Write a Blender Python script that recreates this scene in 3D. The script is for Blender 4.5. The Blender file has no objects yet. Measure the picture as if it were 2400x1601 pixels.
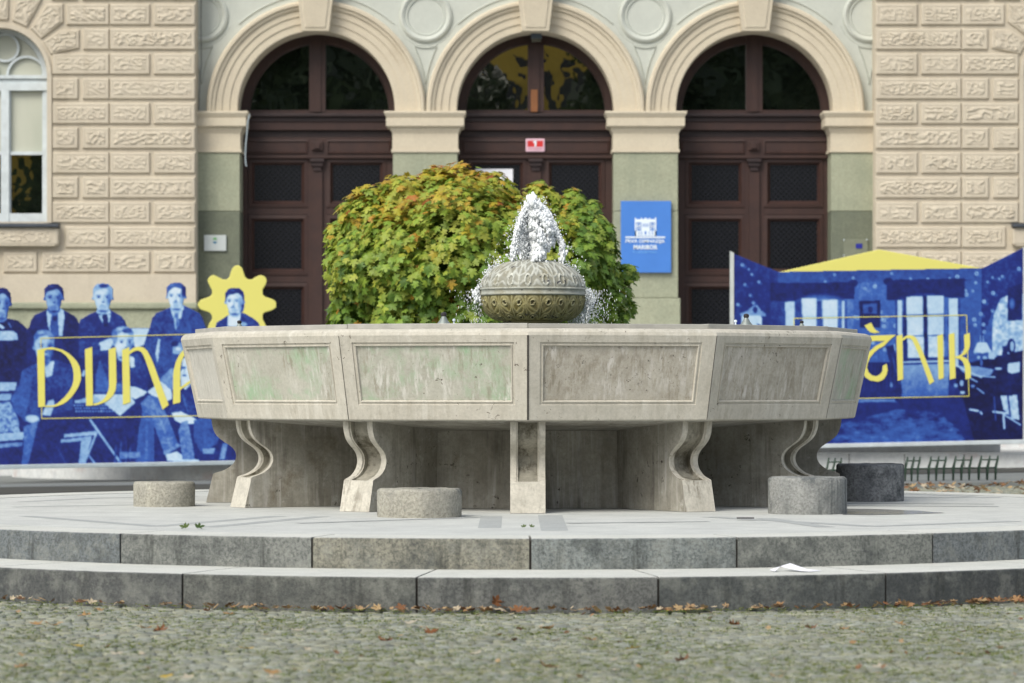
import bpy, bmesh, math, random
import numpy as np
from mathutils import Vector, Matrix, noise as mn

random.seed(7); np.random.seed(7)
S = bpy.context.scene
col = S.collection

# ------------------------------------------------------------------ camera, sky, sun, exposure
F = 8100.0                    # focal length in photo pixels (photo is 2400 wide)
HZ = 912.0                    # photo row of the horizon
EYE = 0.783                   # eye height over the fountain platform
cam = bpy.data.cameras.new('camera'); camo = bpy.data.objects.new('camera', cam); col.objects.link(camo)
camo.location = (0, 0, EYE); camo.rotation_euler = (math.radians(90), 0, 0)
cam.sensor_width = 36; cam.lens = 36 * F / 2400; cam.shift_y = (HZ - 800.5) / 2400
cam.clip_start = 0.1; cam.clip_end = 600
cam.dof.use_dof = True; cam.dof.focus_distance = 22.3; cam.dof.aperture_fstop = 3.8
S.camera = camo
W = bpy.data.worlds.new('World'); S.world = W; W.use_nodes = True
nt = W.node_tree; bg = nt.nodes['Background']
sky = nt.nodes.new('ShaderNodeTexSky'); sky.sky_type = 'NISHITA'; sky.sun_disc = False
SUN_EL, SUN_AZ = 46.0, -36.0     # azimuth measured from behind the camera, negative = left
sky.sun_elevation = math.radians(SUN_EL); sky.sun_rotation = math.radians(180 - SUN_AZ)
sky.air_density = 1.3; sky.dust_density = 3.0; sky.ozone_density = 1.0
bg.inputs[1].default_value = 0.125
hs = nt.nodes.new('ShaderNodeHueSaturation'); hs.inputs['Saturation'].default_value = .55      # overcast sky, little blue
nt.links.new(sky.outputs[0], hs.inputs['Color']); nt.links.new(hs.outputs[0], bg.inputs[0])
sl = bpy.data.lights.new('sun', 'SUN'); sl.energy = 1.5; sl.angle = math.radians(30); sl.color = (1, .97, .86)
so = bpy.data.objects.new('sun', sl); col.objects.link(so)
a = math.radians(SUN_AZ); e = math.radians(SUN_EL)
sd = Vector((math.sin(a) * math.cos(e), -math.cos(a) * math.cos(e), math.sin(e)))
so.rotation_euler = sd.to_track_quat('Z', 'Y').to_euler(); so.location = sd * 60
S.view_settings.view_transform = 'Standard'; S.view_settings.look = 'None'
S.view_settings.exposure = 0.62; S.view_settings.gamma = 1

# ------------------------------------------------------------------ helpers
def PX(px, Y): return (px - 1200) * Y / F
def PZ(py, Y): return EYE + (HZ - py) * Y / F
def lin(c):
    return tuple((v / 255 / 12.92 if v / 255 <= .04045 else ((v / 255 + .055) / 1.055) ** 2.4) for v in c)

def tag(o, label=None, cat=None, group=None, kind=None):
    if label: o['label'] = label
    if cat: o['category'] = cat
    if group: o['group'] = group
    if kind: o['kind'] = kind
    return o
def empty(name, loc, **k):
    o = bpy.data.objects.new(name, None); col.objects.link(o); o.location = loc
    o.empty_display_size = .2
    return tag(o, **k)
def dup(root, loc=None, rot=None):
    r = root.copy(); col.objects.link(r)
    if loc is not None: r.location = loc
    if rot is not None: r.rotation_euler = rot
    for ch in list(root.children):
        c = ch.copy(); col.objects.link(c); c.parent = r
        for g in list(ch.children):
            d = g.copy(); col.objects.link(d); d.parent = c
    return r

class MB:
    def __init__(s): s.v = []; s.f = []; s.c = []
    def add(s, vs, fs):
        n = len(s.v); s.v += [tuple(p) for p in vs]; s.f += [tuple(i + n for i in f) for f in fs]
    def quad(s, a, b, c, d): s.add([a, b, c, d], [(0, 1, 2, 3)])
    def box(s, x0, y0, z0, x1, y1, z1):
        s.add([(x0, y0, z0), (x1, y0, z0), (x1, y1, z0), (x0, y1, z0), (x0, y0, z1), (x1, y0, z1), (x1, y1, z1), (x0, y1, z1)],
              [(0, 3, 2, 1), (4, 5, 6, 7), (0, 1, 5, 4), (1, 2, 6, 5), (2, 3, 7, 6), (3, 0, 4, 7)])
    def fb(s, a, b, c, d, Y0, Y1):
        """box from photo rectangle (a,b)-(c,d), front at depth Y0, back at Y1"""
        s.box(PX(a, Y0), Y0, PZ(d, Y0), PX(c, Y0), Y1, PZ(b, Y0))
    def prism(s, pts, Y0, Y1):
        """pts list of (X,Z) extruded from Y0 to Y1"""
        n = len(pts)
        s.add([(x, Y0, z) for x, z in pts] + [(x, Y1, z) for x, z in pts],
              [tuple(range(n)), tuple(range(2 * n - 1, n - 1, -1))] + [(i, i + n, (i + 1) % n + n, (i + 1) % n) for i in range(n)])
    def vprism(s, pts, z0, z1):
        n = len(pts)
        s.add([(x, y, z0) for x, y in pts] + [(x, y, z1) for x, y in pts],
              [tuple(range(n - 1, -1, -1)), tuple(range(n, 2 * n))] + [(i, (i + 1) % n, (i + 1) % n + n, i + n) for i in range(n)])
    def lathe(s, prof, cx, cy, n=48, cap=True):
        vs = []; fs = []
        for r, z in prof:
            for i in range(n):
                t = 2 * math.pi * i / n; vs.append((cx + r * math.cos(t), cy + r * math.sin(t), z))
        for k in range(len(prof) - 1):
            for i in range(n):
                j = (i + 1) % n; fs.append((k * n + i, k * n + j, (k + 1) * n + j, (k + 1) * n + i))
        if cap:
            fs.append(tuple(range(n - 1, -1, -1))); fs.append(tuple(range((len(prof) - 1) * n, len(prof) * n)))
        s.add(vs, fs)
    def tube(s, pts, r, n=6):
        pts = [Vector(p) for p in pts]; rr = r if isinstance(r, (list, tuple)) else [r] * len(pts)
        vs = []; fs = []
        for i, p in enumerate(pts):
            d = (pts[min(i + 1, len(pts) - 1)] - pts[max(i - 1, 0)]).normalized()
            u = d.cross(Vector((.13, .2, 1)) if abs(d.z) < .9 else Vector((1, .1, 0))).normalized(); w = d.cross(u)
            for k in range(n):
                t = 2 * math.pi * k / n; vs.append(p + (u * math.cos(t) + w * math.sin(t)) * rr[i])
        for i in range(len(pts) - 1):
            for k in range(n):
                j = (k + 1) % n; fs.append((i * n + k, i * n + j, (i + 1) * n + j, (i + 1) * n + k))
        fs.append(tuple(range(n))[::-1]); fs.append(tuple(range((len(pts) - 1) * n, len(pts) * n)))
        s.add(vs, fs)
    def build(s, name, mat, parent=None, smooth=False, bevel=0, seg=2, recalc=True, origin=None):
        me = bpy.data.meshes.new(name)
        L = Vector(parent.matrix_world_loc if False else (0, 0, 0))
        off = Vector((0, 0, 0)); p = parent
        while p is not None: off += p.location; p = p.parent
        if origin is not None: off = off + Vector(origin) - (off if parent is None else off)
        vs = [(x - off.x, y - off.y, z - off.z) for x, y, z in s.v]
        me.from_pydata(vs, [], s.f); me.validate()
        if recalc:
            bm = bmesh.new(); bm.from_mesh(me); bmesh.ops.recalc_face_normals(bm, faces=bm.faces); bm.to_mesh(me); bm.free()
        o = bpy.data.objects.new(name, me); col.objects.link(o)
        if parent is not None: o.parent = parent
        elif origin is not None: o.location = origin
        for m in (mat if isinstance(mat, (list, tuple)) else [mat]): me.materials.append(m)
        if smooth:
            me.shade_smooth()
            if smooth != 'all': me.set_sharp_from_angle(angle=math.radians(38))
        if bevel:
            b = o.modifiers.new('bevel', 'BEVEL'); b.width = bevel; b.segments = seg; b.limit_method = 'ANGLE'; b.angle_limit = math.radians(40)
        return o

class NB:
    """small node builder"""
    def __init__(s, name):
        s.m = bpy.data.materials.new(name); s.m.use_nodes = True; s.t = s.m.node_tree; s.n = s.t.nodes; s.p = s.n['Principled BSDF']
        s.co = s.n.new('ShaderNodeTexCoord').outputs['Object']
    def lk(s, a, b): s.t.links.new(a, b)
    def noise(s, scale, detail=5, rough=.6, st=(1, 1, 1), dist=0, loc=(0, 0, 0)):
        mp = s.n.new('ShaderNodeMapping'); mp.inputs['Scale'].default_value = st; mp.inputs['Location'].default_value = loc
        s.lk(s.co, mp.inputs[0]); n = s.n.new('ShaderNodeTexNoise'); n.inputs['Scale'].default_value = scale
        n.inputs['Detail'].default_value = detail; n.inputs['Roughness'].default_value = rough; n.inputs['Distortion'].default_value = dist
        s.lk(mp.outputs[0], n.inputs['Vector']); return n.outputs['Fac']
    def voro(s, scale, st=(1, 1, 1), feat='F1', out='Distance'):
        mp = s.n.new('ShaderNodeMapping'); mp.inputs['Scale'].default_value = st
        s.lk(s.co, mp.inputs[0]); n = s.n.new('ShaderNodeTexVoronoi'); n.feature = feat; n.inputs['Scale'].default_value = scale
        s.lk(mp.outputs[0], n.inputs['Vector']); return n.outputs[out]
    def ramp(s, f, stops):
        r = s.n.new('ShaderNodeValToRGB'); el = r.color_ramp.elements
        while len(el) < len(stops): el.new(.5)
        for e_, (p, c) in zip(el, stops): e_.position = p; e_.color = (*c, 1) if len(c) == 3 else c
        s.lk(f, r.inputs[0]); return r.outputs[0]
    def g(s, f, a, b):      # value ramp a->b to 0..1
        r = s.n.new('ShaderNodeMapRange'); r.inputs['From Min'].default_value = a; r.inputs['From Max'].default_value = b
        s.lk(f, r.inputs['Value']); return r.outputs[0]
    def mix(s, f, a, b, mode='MIX'):
        m = s.n.new('ShaderNodeMix'); m.data_type = 'RGBA'; m.blend_type = mode
        if isinstance(f, (int, float)): m.inputs[0].default_value = f
        else: s.lk(f, m.inputs[0])
        for i, v in ((6, a), (7, b)):
            if isinstance(v, tuple): m.inputs[i].default_value = (*v, 1)
            else: s.lk(v, m.inputs[i])
        return m.outputs[2]
    def mul(s, a, b):
        m = s.n.new('ShaderNodeMath'); m.operation = 'MULTIPLY'
        for i, v in ((0, a), (1, b)):
            if isinstance(v, (int, float)): m.inputs[i].default_value = v
            else: s.lk(v, m.inputs[i])
        return m.outputs[0]
    def bump(s, f, strength=.4, dist=.01, prev=None):
        b = s.n.new('ShaderNodeBump'); b.inputs['Strength'].default_value = strength; b.inputs['Distance'].default_value = dist
        s.lk(f, b.inputs['Height'])
        if prev is not None: s.lk(prev, b.inputs['Normal'])
        return b.outputs[0]
    def done(s, c=None, rough=.7, normal=None, spec=.3, metal=0):
        if c is not None:
            if isinstance(c, tuple): s.p.inputs['Base Color'].default_value = (*c, 1)
            else: s.lk(c, s.p.inputs['Base Color'])
        if isinstance(rough, (int, float)): s.p.inputs['Roughness'].default_value = rough
        else: s.lk(rough, s.p.inputs['Roughness'])
        s.p.inputs['Specular IOR Level'].default_value = spec; s.p.inputs['Metallic'].default_value = metal
        if normal is not None: s.lk(normal, s.p.inputs['Normal'])
        return s.m

def stone(name, c1, c2, scale=6, rough=.8, bump=.3, bd=.004, fine=60, streak=None, sp=None, patch=None, spec=.25, fa=.45, hi=.25):
    """mottled stone: c1/c2 mottling, streak=(colour,amount,freq) vertical runs, sp=(colour,threshold,scale) pits, patch=(colour,lo,hi,scale)"""
    b = NB(name)
    c = b.mix(b.g(b.noise(scale, 7, .68), .36, .64), c1, c2)
    c = b.mix(b.mul(b.g(b.noise(scale * 3.7, 5, .7, loc=(1, 7, 2)), .5, .72), hi), c, tuple(min(1, v * 1.3) for v in c1))
    c = b.mix(b.mul(b.g(b.noise(scale * 2.6, 6, .75, loc=(4, 2, 8)), .52, .75), hi * 1.6), c, tuple(v * .62 for v in c2))
    c = b.mix(b.mul(b.g(b.noise(fine, 3, .75), .42, .68), fa), c, tuple(v * .5 for v in c1))
    if patch:
        for pc, lo, hi_, ps in (patch if isinstance(patch, list) else [patch]):
            c = b.mix(b.g(b.noise(ps, 7, .74, loc=(ps, 3, 1)), lo, hi_), c, pc)
    if streak:
        for sc, am, fr in (streak if isinstance(streak, list) else [streak]):
            st = b.g(b.noise(fr, 5, .7, st=(1, 1, .05), dist=.15, loc=(fr * .3, 0, 0)), .5, .62)
            ms = b.g(b.noise(2.6, 4, .6, loc=(9, fr, 2)), .40, .60)
            c = b.mix(b.mul(b.mul(st, ms), am), c, sc)
    if sp:
        m1 = b.g(b.noise(sp[2], 5, .75, dist=.6), sp[1], sp[1] + .03)
        m2 = b.g(b.noise(2.0, 3, .6, loc=(3, 3, 9)), .44, .56)
        c = b.mix(b.mul(m1, m2), c, sp[0])
    nrm = b.bump(b.noise(fine * .8, 5, .75), bump, bd)
    nrm = b.bump(b.noise(scale * 1.5, 4, .6), bump * .6, bd * 2.5, nrm)
    return b.done(c, rough, nrm, spec)

def plain(name, c, rough=.6, spec=.4, metal=0, var=.12, scale=8, bump=0):
    b = NB(name)
    cc = b.mix(b.g(b.noise(scale, 5, .6), .3, .7), tuple(v * (1 - var) for v in c), tuple(min(1, v * (1 + var)) for v in c))
    return b.done(cc, rough, b.bump(b.noise(scale * 6, 4, .6), bump, .003) if bump else None, spec, metal)

def vcol(name, rough=.6, spec=.3, var=.0, trans=0):
    b = NB(name)
    at = b.n.new('ShaderNodeAttribute'); at.attribute_name = 'Col'; c = at.outputs['Color']
    if var: c = b.mix(b.mul(b.g(b.noise(40, 4, .7), .3, .75), var), c, (0.02, .02, .02))
    m = b.done(c, rough, None, spec)
    if trans:
        tr = b.n.new('ShaderNodeBsdfTranslucent'); b.lk(c, tr.inputs[0]); mx = b.n.new('ShaderNodeMixShader'); mx.inputs[0].default_value = trans
        b.lk(b.p.outputs[0], mx.inputs[1]); b.lk(tr.outputs[0], mx.inputs[2]); b.lk(mx.outputs[0], b.n['Material Output'].inputs[0])
    return m

# ------------------------------------------------------------------ materials
M = {}
M['plaster'] = stone('beige_plaster', (.56, .50, .40), (.52, .46, .37), 3, .9, .25, .004, 50, patch=((.42, .365, .28), .56, .8, 1.6), streak=((.40, .345, .265), .45, 5), fa=.2, hi=.1)
M['trim'] = stone('cream_trim', (.58, .515, .40), (.54, .475, .37), 2.5, .85, .12, .003, 40, patch=((.46, .39, .29), .6, .85, 1.3), fa=.15, hi=.1)
M['white_wall'] = stone('pale_grey_plaster', (.52, .54, .49), (.48, .50, .455), 2, .9, .1, .003, 40, fa=.1, hi=.1)
M['shaft'] = stone('grey_green_stone', (.36, .37, .27), (.30, .32, .235), 2.2, .7, .1, .003, 30, patch=((.22, .25, .19), .56, .8, 1.1), streak=((.25, .27, .2), .5, 5))
M['shaft_dark'] = stone('dark_green_stone', (.17, .185, .135), (.13, .145, .11), 2.2, .7, .1, .003, 30)
M['marble'] = stone('weathered_marble', (.66, .67, .66), (.52, .54, .55), 3.5, .6, .15, .003, 20, patch=[((.50, .43, .41), .54, .66, 2.1), ((.42, .44, .46), .58, .68, 4)], spec=.3, fa=.2)
M['wood'] = stone('brown_door_wood', (.052, .024, .019), (.036, .018, .016), 6, .5, .15, .002, 70, streak=((.035, .016, .013), .6, 14), spec=.4)
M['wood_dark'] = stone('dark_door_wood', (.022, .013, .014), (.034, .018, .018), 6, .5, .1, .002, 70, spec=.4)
M['wood_light'] = plain('fresh_brown_wood', (.22, .085, .03), .5)
b = NB('dark_window_glass')
M['glass'] = b.done(b.mix(b.g(b.noise(3, 4, .6), .35, .75), (.003, .005, .004), (.010, .014, .009)), .06, b.bump(b.noise(2.5, 2, .5), .10, .02), .5)
M['glass'].node_tree.nodes['Principled BSDF'].inputs['Coat Weight'].default_value = 1; M['glass'].node_tree.nodes['Principled BSDF'].inputs['Coat IOR'].default_value = 4.0; M['glass'].node_tree.nodes['Principled BSDF'].inputs['Coat Roughness'].default_value = .01
M['glass'].node_tree.links.new(M['glass'].node_tree.nodes['Principled BSDF'].inputs['Normal'].links[0].from_socket, M['glass'].node_tree.nodes['Principled BSDF'].inputs['Coat Normal'])
b = NB('glass_behind_wire_mesh')
w1 = b.n.new('ShaderNodeTexWave'); w1.wave_type = 'BANDS'; w1.bands_direction = 'DIAGONAL'; w1.inputs['Scale'].default_value = 9
mp = b.n.new('ShaderNodeMapping'); b.lk(b.co, mp.inputs[0]); b.lk(mp.outputs[0], w1.inputs['Vector'])
w2 = b.n.new('ShaderNodeTexWave'); w2.bands_direction = 'DIAGONAL'; w2.inputs['Scale'].default_value = 9
mp2 = b.n.new('ShaderNodeMapping'); mp2.inputs['Scale'].default_value = (-1, 1, 1); b.lk(b.co, mp2.inputs[0]); b.lk(mp2.outputs[0], w2.inputs['Vector'])
mx = b.n.new('ShaderNodeMath'); mx.operation = 'MAXIMUM'; b.lk(w1.outputs['Fac'], mx.inputs[0]); b.lk(w2.outputs['Fac'], mx.inputs[1])
M['mesh'] = b.done(b.mix(b.g(mx.outputs[0], .9, .97), (.005, .006, .008), (.014, .014, .019)), .25, None, .4)
M['white_frame'] = plain('white_painted_frame', (.55, .6, .62), .5)
b = NB('window_pane_with_blind')
M['blind'] = b.done(b.mix(b.g(b.noise(2, 3, .5, st=(1, 1, .3)), .35, .65), (.42, .44, .37), (.50, .51, .43)), .25, None, .5)
M['amber'] = M['glass']
M['lead'] = plain('slate_blue_sheet', (.05, .06, .075), .5)
G1, G2 = (.385, .365, .315), (.315, .295, .255)
M['fstone'] = stone('fountain_limestone', (.53, .50, .43), (.46, .435, .37), 4.5, .75, .35, .003, 50, streak=[((.62, .60, .54), .5, 22), ((.28, .25, .19), .40, 16)], sp=((.12, .10, .08), .625, 24), fa=.28, hi=.2)
M['panel_green'] = stone('panel_stone_with_green_stain', (.47, .46, .395), (.39, .38, .32), 5, .75, .35, .003, 50,
    patch=((.29, .42, .27), .48, .66, 2.4), streak=[((.60, .59, .54), .9, 34), ((.24, .21, .155), .65, 30)], sp=((.12, .10, .08), .64, 26), fa=.3)
M['panel_beige'] = stone('panel_stone_with_runs', (.48, .45, .385), (.38, .35, .29), 5, .75, .35, .003, 50,
    patch=((.24, .205, .15), .56, .68, 3.3), streak=[((.60, .575, .53), .9, 30), ((.20, .17, .12), .65, 28)], sp=((.10, .09, .075), .615, 30), fa=.4)
M['panel_pale'] = stone('pale_panel_stone', (.60, .58, .52), (.54, .52, .46), 5, .75, .2, .003, 50, streak=((.34, .32, .27), .6, 26), fa=.3)
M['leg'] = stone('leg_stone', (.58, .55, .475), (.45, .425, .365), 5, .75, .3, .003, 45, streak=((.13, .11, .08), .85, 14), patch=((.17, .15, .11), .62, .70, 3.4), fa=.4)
M['channel'] = stone('dark_channel_stone', (.36, .34, .28), (.24, .225, .18), 5, .75, .3, .003, 45, streak=((.08, .07, .05), .9, 18), patch=[((.09, .08, .055), .52, .64, 4)], fa=.4)  # channel faces: darker, more heavily streaked stone than the leg
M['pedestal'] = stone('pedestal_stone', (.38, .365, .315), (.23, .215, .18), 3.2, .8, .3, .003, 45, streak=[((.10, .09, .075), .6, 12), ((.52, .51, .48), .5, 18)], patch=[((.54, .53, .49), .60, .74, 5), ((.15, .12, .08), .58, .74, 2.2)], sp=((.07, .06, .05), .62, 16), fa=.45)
M['joint'] = plain('dark_joint_filler', (.05, .045, .04), .9)
M['strip'] = plain('grey_rim_slab', (.38, .37, .34), .55, .4, 0, .15, 9)
M['platform'] = stone('pale_terrazzo', (.55, .56, .53), (.46, .47, .45), 2.2, .75, .35, .003, 90, patch=((.38, .39, .38), .60, .74, 1.2), fa=.35)
M['band'] = stone('grey_paving_band', (.40, .415, .405), (.35, .365, .36), 3, .75, .3, .003, 80)
M['asphalt'] = stone('grey_pavement', (.20, .215, .21), (.16, .17, .17), 2, .85, .4, .004, 70)
M['asphalt_dark'] = stone('dark_strip_stone', (.07, .07, .062), (.05, .05, .045), 3, .85, .4, .004, 70)
M['drum'] = stone('rough_washed_concrete', (.34, .345, .33), (.23, .24, .235), 4, .9, 1, .009, 60, patch=((.09, .10, .105), .54, .66, 3.5), streak=[((.08, .09, .09), .8, 10)], fa=.95, hi=.4)
M['drum_pale'] = stone('pale_washed_concrete', (.46, .44, .37), (.33, .32, .28), 5, .9, 1, .009, 60, patch=((.12, .13, .13), .53, .66, 4.5), fa=.95, hi=.4)
M['drum_dark'] = stone('dark_washed_concrete', (.19, .20, .215), (.30, .31, .315), 4, .9, 1, .009, 60, patch=((.04, .045, .05), .48, .64, 3), fa=.9, hi=.4)
b = NB('ornate_stone_bowl')
at = b.n.new('ShaderNodeAttribute'); at.attribute_name = 'Col'
c = b.mix(b.mul(b.g(b.noise(22, 5, .7), .35, .7), .5), at.outputs['Color'], (.15, .14, .11))
c = b.mix(b.mul(b.g(b.noise(5, 5, .7), .5, .65), .5), c, (.20, .17, .08))
c = b.mix(b.g(b.noise(11, 5, .7, dist=.5), .64, .655), c, (.035, .035, .045))
M['bowl'] = b.done(c, .6, b.bump(b.noise(70, 4, .6), .3, .002), .35)
b = NB('splashing_water')
b.p.inputs['Base Color'].default_value = (.93, .96, .98, 1); b.p.inputs['Roughness'].default_value = .08
b.p.inputs['Transmission Weight'].default_value = .2; b.p.inputs['IOR'].default_value = 1.33; b.p.inputs['Specular IOR Level'].default_value = .8
M['water'] = b.m
b = NB('basin_water')
b.p.inputs['Base Color'].default_value = (.05, .08, .07, 1); b.p.inputs['Roughness'].default_value = .05
b.lk(b.bump(b.noise(12, 3, .6), .4, .02), b.p.inputs['Normal']); M['pool'] = b.m
M['bronze'] = plain('grey_green_bronze', (.22, .25, .24), .5, .5, .3)
M['dark_metal'] = plain('dark_metal_cap', (.06, .055, .06), .5, .5, .5)
M['green_metal'] = plain('green_painted_steel', (.025, .055, .035), .45, .5)
M['bark'] = stone('tree_bark', (.09, .07, .05), (.05, .04, .03), 8, .95, .8, .01, 40)
M['leaf'] = vcol('maple_leaves', .5, .35, 0, .3)
M['dead'] = vcol('dead_leaves', .7, .2, .4, .15)
M['moss'] = vcol('moss_tufts', .8, .2, 0, .2)
M['cobble'] = vcol('cobble_setts', .75, .3, .45)
M['curb'] = None
b = NB('step_stone')
at = b.n.new('ShaderNodeAttribute'); at.attribute_name = 'Col'
c = b.mix(b.mul(b.g(b.noise(60, 4, .8), .42, .62), .7), at.outputs['Color'], (.045, .05, .05))
c = b.mix(b.mul(b.g(b.noise(9, 6, .75), .48, .62), .4), c, (.30, .31, .28))
c = b.mix(b.mul(b.g(b.noise(3.2, 7, .75), .47, .64), .7), c, (.055, .062, .064))
c = b.mix(b.mul(b.g(b.noise(7, 5, .7, st=(1, 1, .12)), .55, .68), .7), c, (.035, .038, .036))
M['curb'] = b.done(c, .85, b.bump(b.noise(70, 5, .8), .9, .006), .25)
M['tread'] = stone('pale_step_tread', (.60, .60, .555), (.52, .53, .49), 3, .8, .5, .004, 80)
M['soil'] = stone('mossy_joint_soil', (.07, .075, .04), (.05, .055, .035), 6, .95, .6, .01, 50)
M['frame_grey'] = plain('grey_aluminium_edge', (.36, .42, .46), .4, .5, .2)
M['print'] = vcol('printed_banner', .42, .35)
M['yellow'] = plain('yellow_print', lin((212, 205, 105)), .45, .3, 0, .03)
M['blue_sign'] = plain('blue_sign_panel', (.065, .20, .58), .35, .4, 0, .05, 3)
M['white_print'] = plain('white_print', (.70, .78, .85), .5, .3, 0, .04)
M['pale_blue_print'] = plain('pale_blue_print', (.20, .48, .80), .5)
M['plaque'] = plain('pale_grey_plaque', (.48, .52, .52), .35, .4, 0, .05)
M['green_print'] = plain('green_print', (.12, .38, .12), .5)
M['teal_print'] = plain('blue_grey_print', (.06, .17, .27), .5)
M['red'] = plain('red_print', (.55, .03, .03), .4)
M['pink'] = plain('pink_white_print', (.65, .42, .50), .4)
M['paper'] = plain('white_paper', (.78, .78, .84), .7, .2, 0, .03)
M['navy'] = plain('navy_print', (.02, .025, .25), .4)
M['rubber'] = plain('grey_cable', (.10, .10, .09), .7)
M['lampglass'] = plain('grey_lamp_cover', (.10, .13, .17), .3)

def setcol(o, cols, domain='POINT'):
    at = o.data.color_attributes.new('Col', 'FLOAT_COLOR', domain)
    arr = np.ones((len(cols), 4), np.float32); arr[:, :3] = np.asarray(cols, np.float32)[:, :3]
    at.data.foreach_set('color', arr.ravel())

# ------------------------------------------------------------------ ground, pavement
def sm(t): t = max(0, min(1, t)); return t * t * (3 - 2 * t)
def gz(x, y): return -.33 + .0154 * (max(-12, min(12, x)) + 5.9) * sm((y - 24) / 9)
mb = MB()
xs = [-150, -60, -25] + [i * 1.0 for i in range(-13, 14)] + [25, 60, 150]
ys = [-150, -50, -10, 5, 12, 18, 22, 24, 25, 26, 27, 28, 29, 30, 31, 32, 33, 34, 36, 40, 45, 60, 150]
for j, y in enumerate(ys):
    for x in xs: mb.v.append((x, y, gz(x, y) - .022))
nx = len(xs)
for j in range(len(ys) - 1):
    for i in range(nx - 1): mb.f.append((j * nx + i, j * nx + i + 1, (j + 1) * nx + i + 1, (j + 1) * nx + i))
b = NB('mossy_cobble_ground')
vd = b.voro(9.5, feat='DISTANCE_TO_EDGE'); vcx = b.voro(9.5, out='Color')
cc = b.mix(.35, (.20, .21, .19), b.mix(.8, vcx, (.2, .2, .2)))
cc = b.mix(b.g(vd, .0, .09), (.09, .10, .05), b.mix(.75, cc, (.21, .22, .20)))
M['ground'] = b.done(cc, .85, b.bump(b.g(vd, 0, .15), .8, .02), .25)
tag(mb.build('ground', M['ground']), kind='structure')

ell = lambda a_, b_, t, cx=0.05, cy=23.2: (cx + a_ * math.sin(t), cy - (b_ if math.cos(t) > 0 else b_ - .6) * math.cos(t))
A1, B1, A2, B2 = 4.5, 5.1, 4.95, 5.86
def inside(x, y, A, B):
    dy = y - 23.2; bb = B if dy < 0 else B - .6
    return ((x - .05) / A) ** 2 + (dy / bb) ** 2 < 1

# setts as real stones: near strip and the patch behind the platform on the right
mb = MB(); cols = []
def sett(x, y, w, d, z, rot):
    ca, sa = math.cos(rot), math.sin(rot); h = random.uniform(.005, .010)
    vs = []
    for k, zz in ((.5, -.03), (.475, h * .6), (.40, h)):
        for sx, sy in ((-1, -1), (1, -1), (1, 1), (-1, 1)):
            px = sx * w * k * random.uniform(.95, 1.03); py = sy * d * k * random.uniform(.95, 1.03)
            vs.append((x + px * ca - py * sa, y + px * sa + py * ca, z - .018 + zz + random.uniform(-.001, .001)))
    mb.add(vs, [(0, 1, 5, 4), (1, 2, 6, 5), (2, 3, 7, 6), (3, 0, 4, 7), (4, 5, 9, 8), (5, 6, 10, 9), (6, 7, 11, 10), (7, 4, 8, 11), (8, 9, 10, 11)])
    g_ = random.uniform(.72, 1.15); t_ = random.random(); c_ = ((.325 - .04 * t_) * g_, (.325 - .02 * t_) * g_, (.235 + .03 * t_) * g_)
    cols.extend([c_] * 12)
def settfield(x0, x1, y0, y1, hole):
    y = y0
    while y < y1:
        d = .078
        long_row = abs(y - 14.55) < .05
        x = x0 + random.uniform(0, .1)
        while x < x1:
            w = random.uniform(.30, .45) if long_row else random.uniform(.062, .092)
            yy = y + .02 * math.sin(x * 1.7) + random.uniform(-.006, .006)
            if not hole(x + w / 2, yy): sett(x + w / 2, yy, w - .012, d - .010, gz(x, yy), random.uniform(-.06, .06))
            x += w
        y += d
settfield(-3.4, 3.4, 12.7, 19.9, lambda x, y: inside(x, y, A2 - .03, B2 - .03) or abs(x) > y * .155 + .3)
settfield(1.5, 6.5, 26.0, 34.1, lambda x, y: inside(x, y, A1 + .02, B1 + .02) or x > y * .155 + .3 or x < y * .1)
o = mb.build('cobblestones', M['cobble'], smooth='all', recalc=False); setcol(o, cols); tag(o, kind='structure')

# moss and grass tufts in the joints
mb = MB(); cols = []
def tuft(x, y, z, s, c):
    for k in range(random.randint(5, 8)):
        t = random.uniform(0, 6.28); l = random.uniform(.4, 1) * s; px = x + random.uniform(-1, 1) * s * 1.2; py = y + random.uniform(-1, 1) * s * .5
        dx, dy = math.cos(t) * l * .8, math.sin(t) * l * .8; wx, wy = -math.sin(t) * l * .25, math.cos(t) * l * .25
        mb.add([(px, py, z), (px + dx * .5 + wx, py + dy * .5 + wy, z + l * .45), (px + dx, py + dy, z + l * .5), (px + dx * .5 - wx, py + dy * .5 - wy, z + l * .4)], [(0, 1, 2, 3)])
        g_ = random.uniform(.6, 1.3); cols.extend([(c[0] * g_, c[1] * g_, c[2] * g_)] * 4)
n_ = 0
while n_ < 12500:
    y = random.uniform(12.7, 18.3); x = random.uniform(-1, 1) * (y * .15 + .2)
    if inside(x, y, A2 + .02, B2 + .02): continue
    d = mn.noise((x * 1.3, y * 1.3, 3)) + .6 * mn.noise((x * 4, y * 4, 9)) + (.22 if y < 15 else .02) + .06 * (x > 0)
    if d < random.uniform(-.45, .5): continue
    tuft(x, y, -.326, random.uniform(.006, .015), random.choice([(.13, .19, .025), (.17, .20, .035), (.08, .13, .02), (.20, .22, .05)])); n_ += 1
o = mb.build('moss', M['moss'], recalc=False); setcol(o, cols); tag(o, 'green moss and grass growing in the cobble joints', 'moss', kind='stuff')

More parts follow.
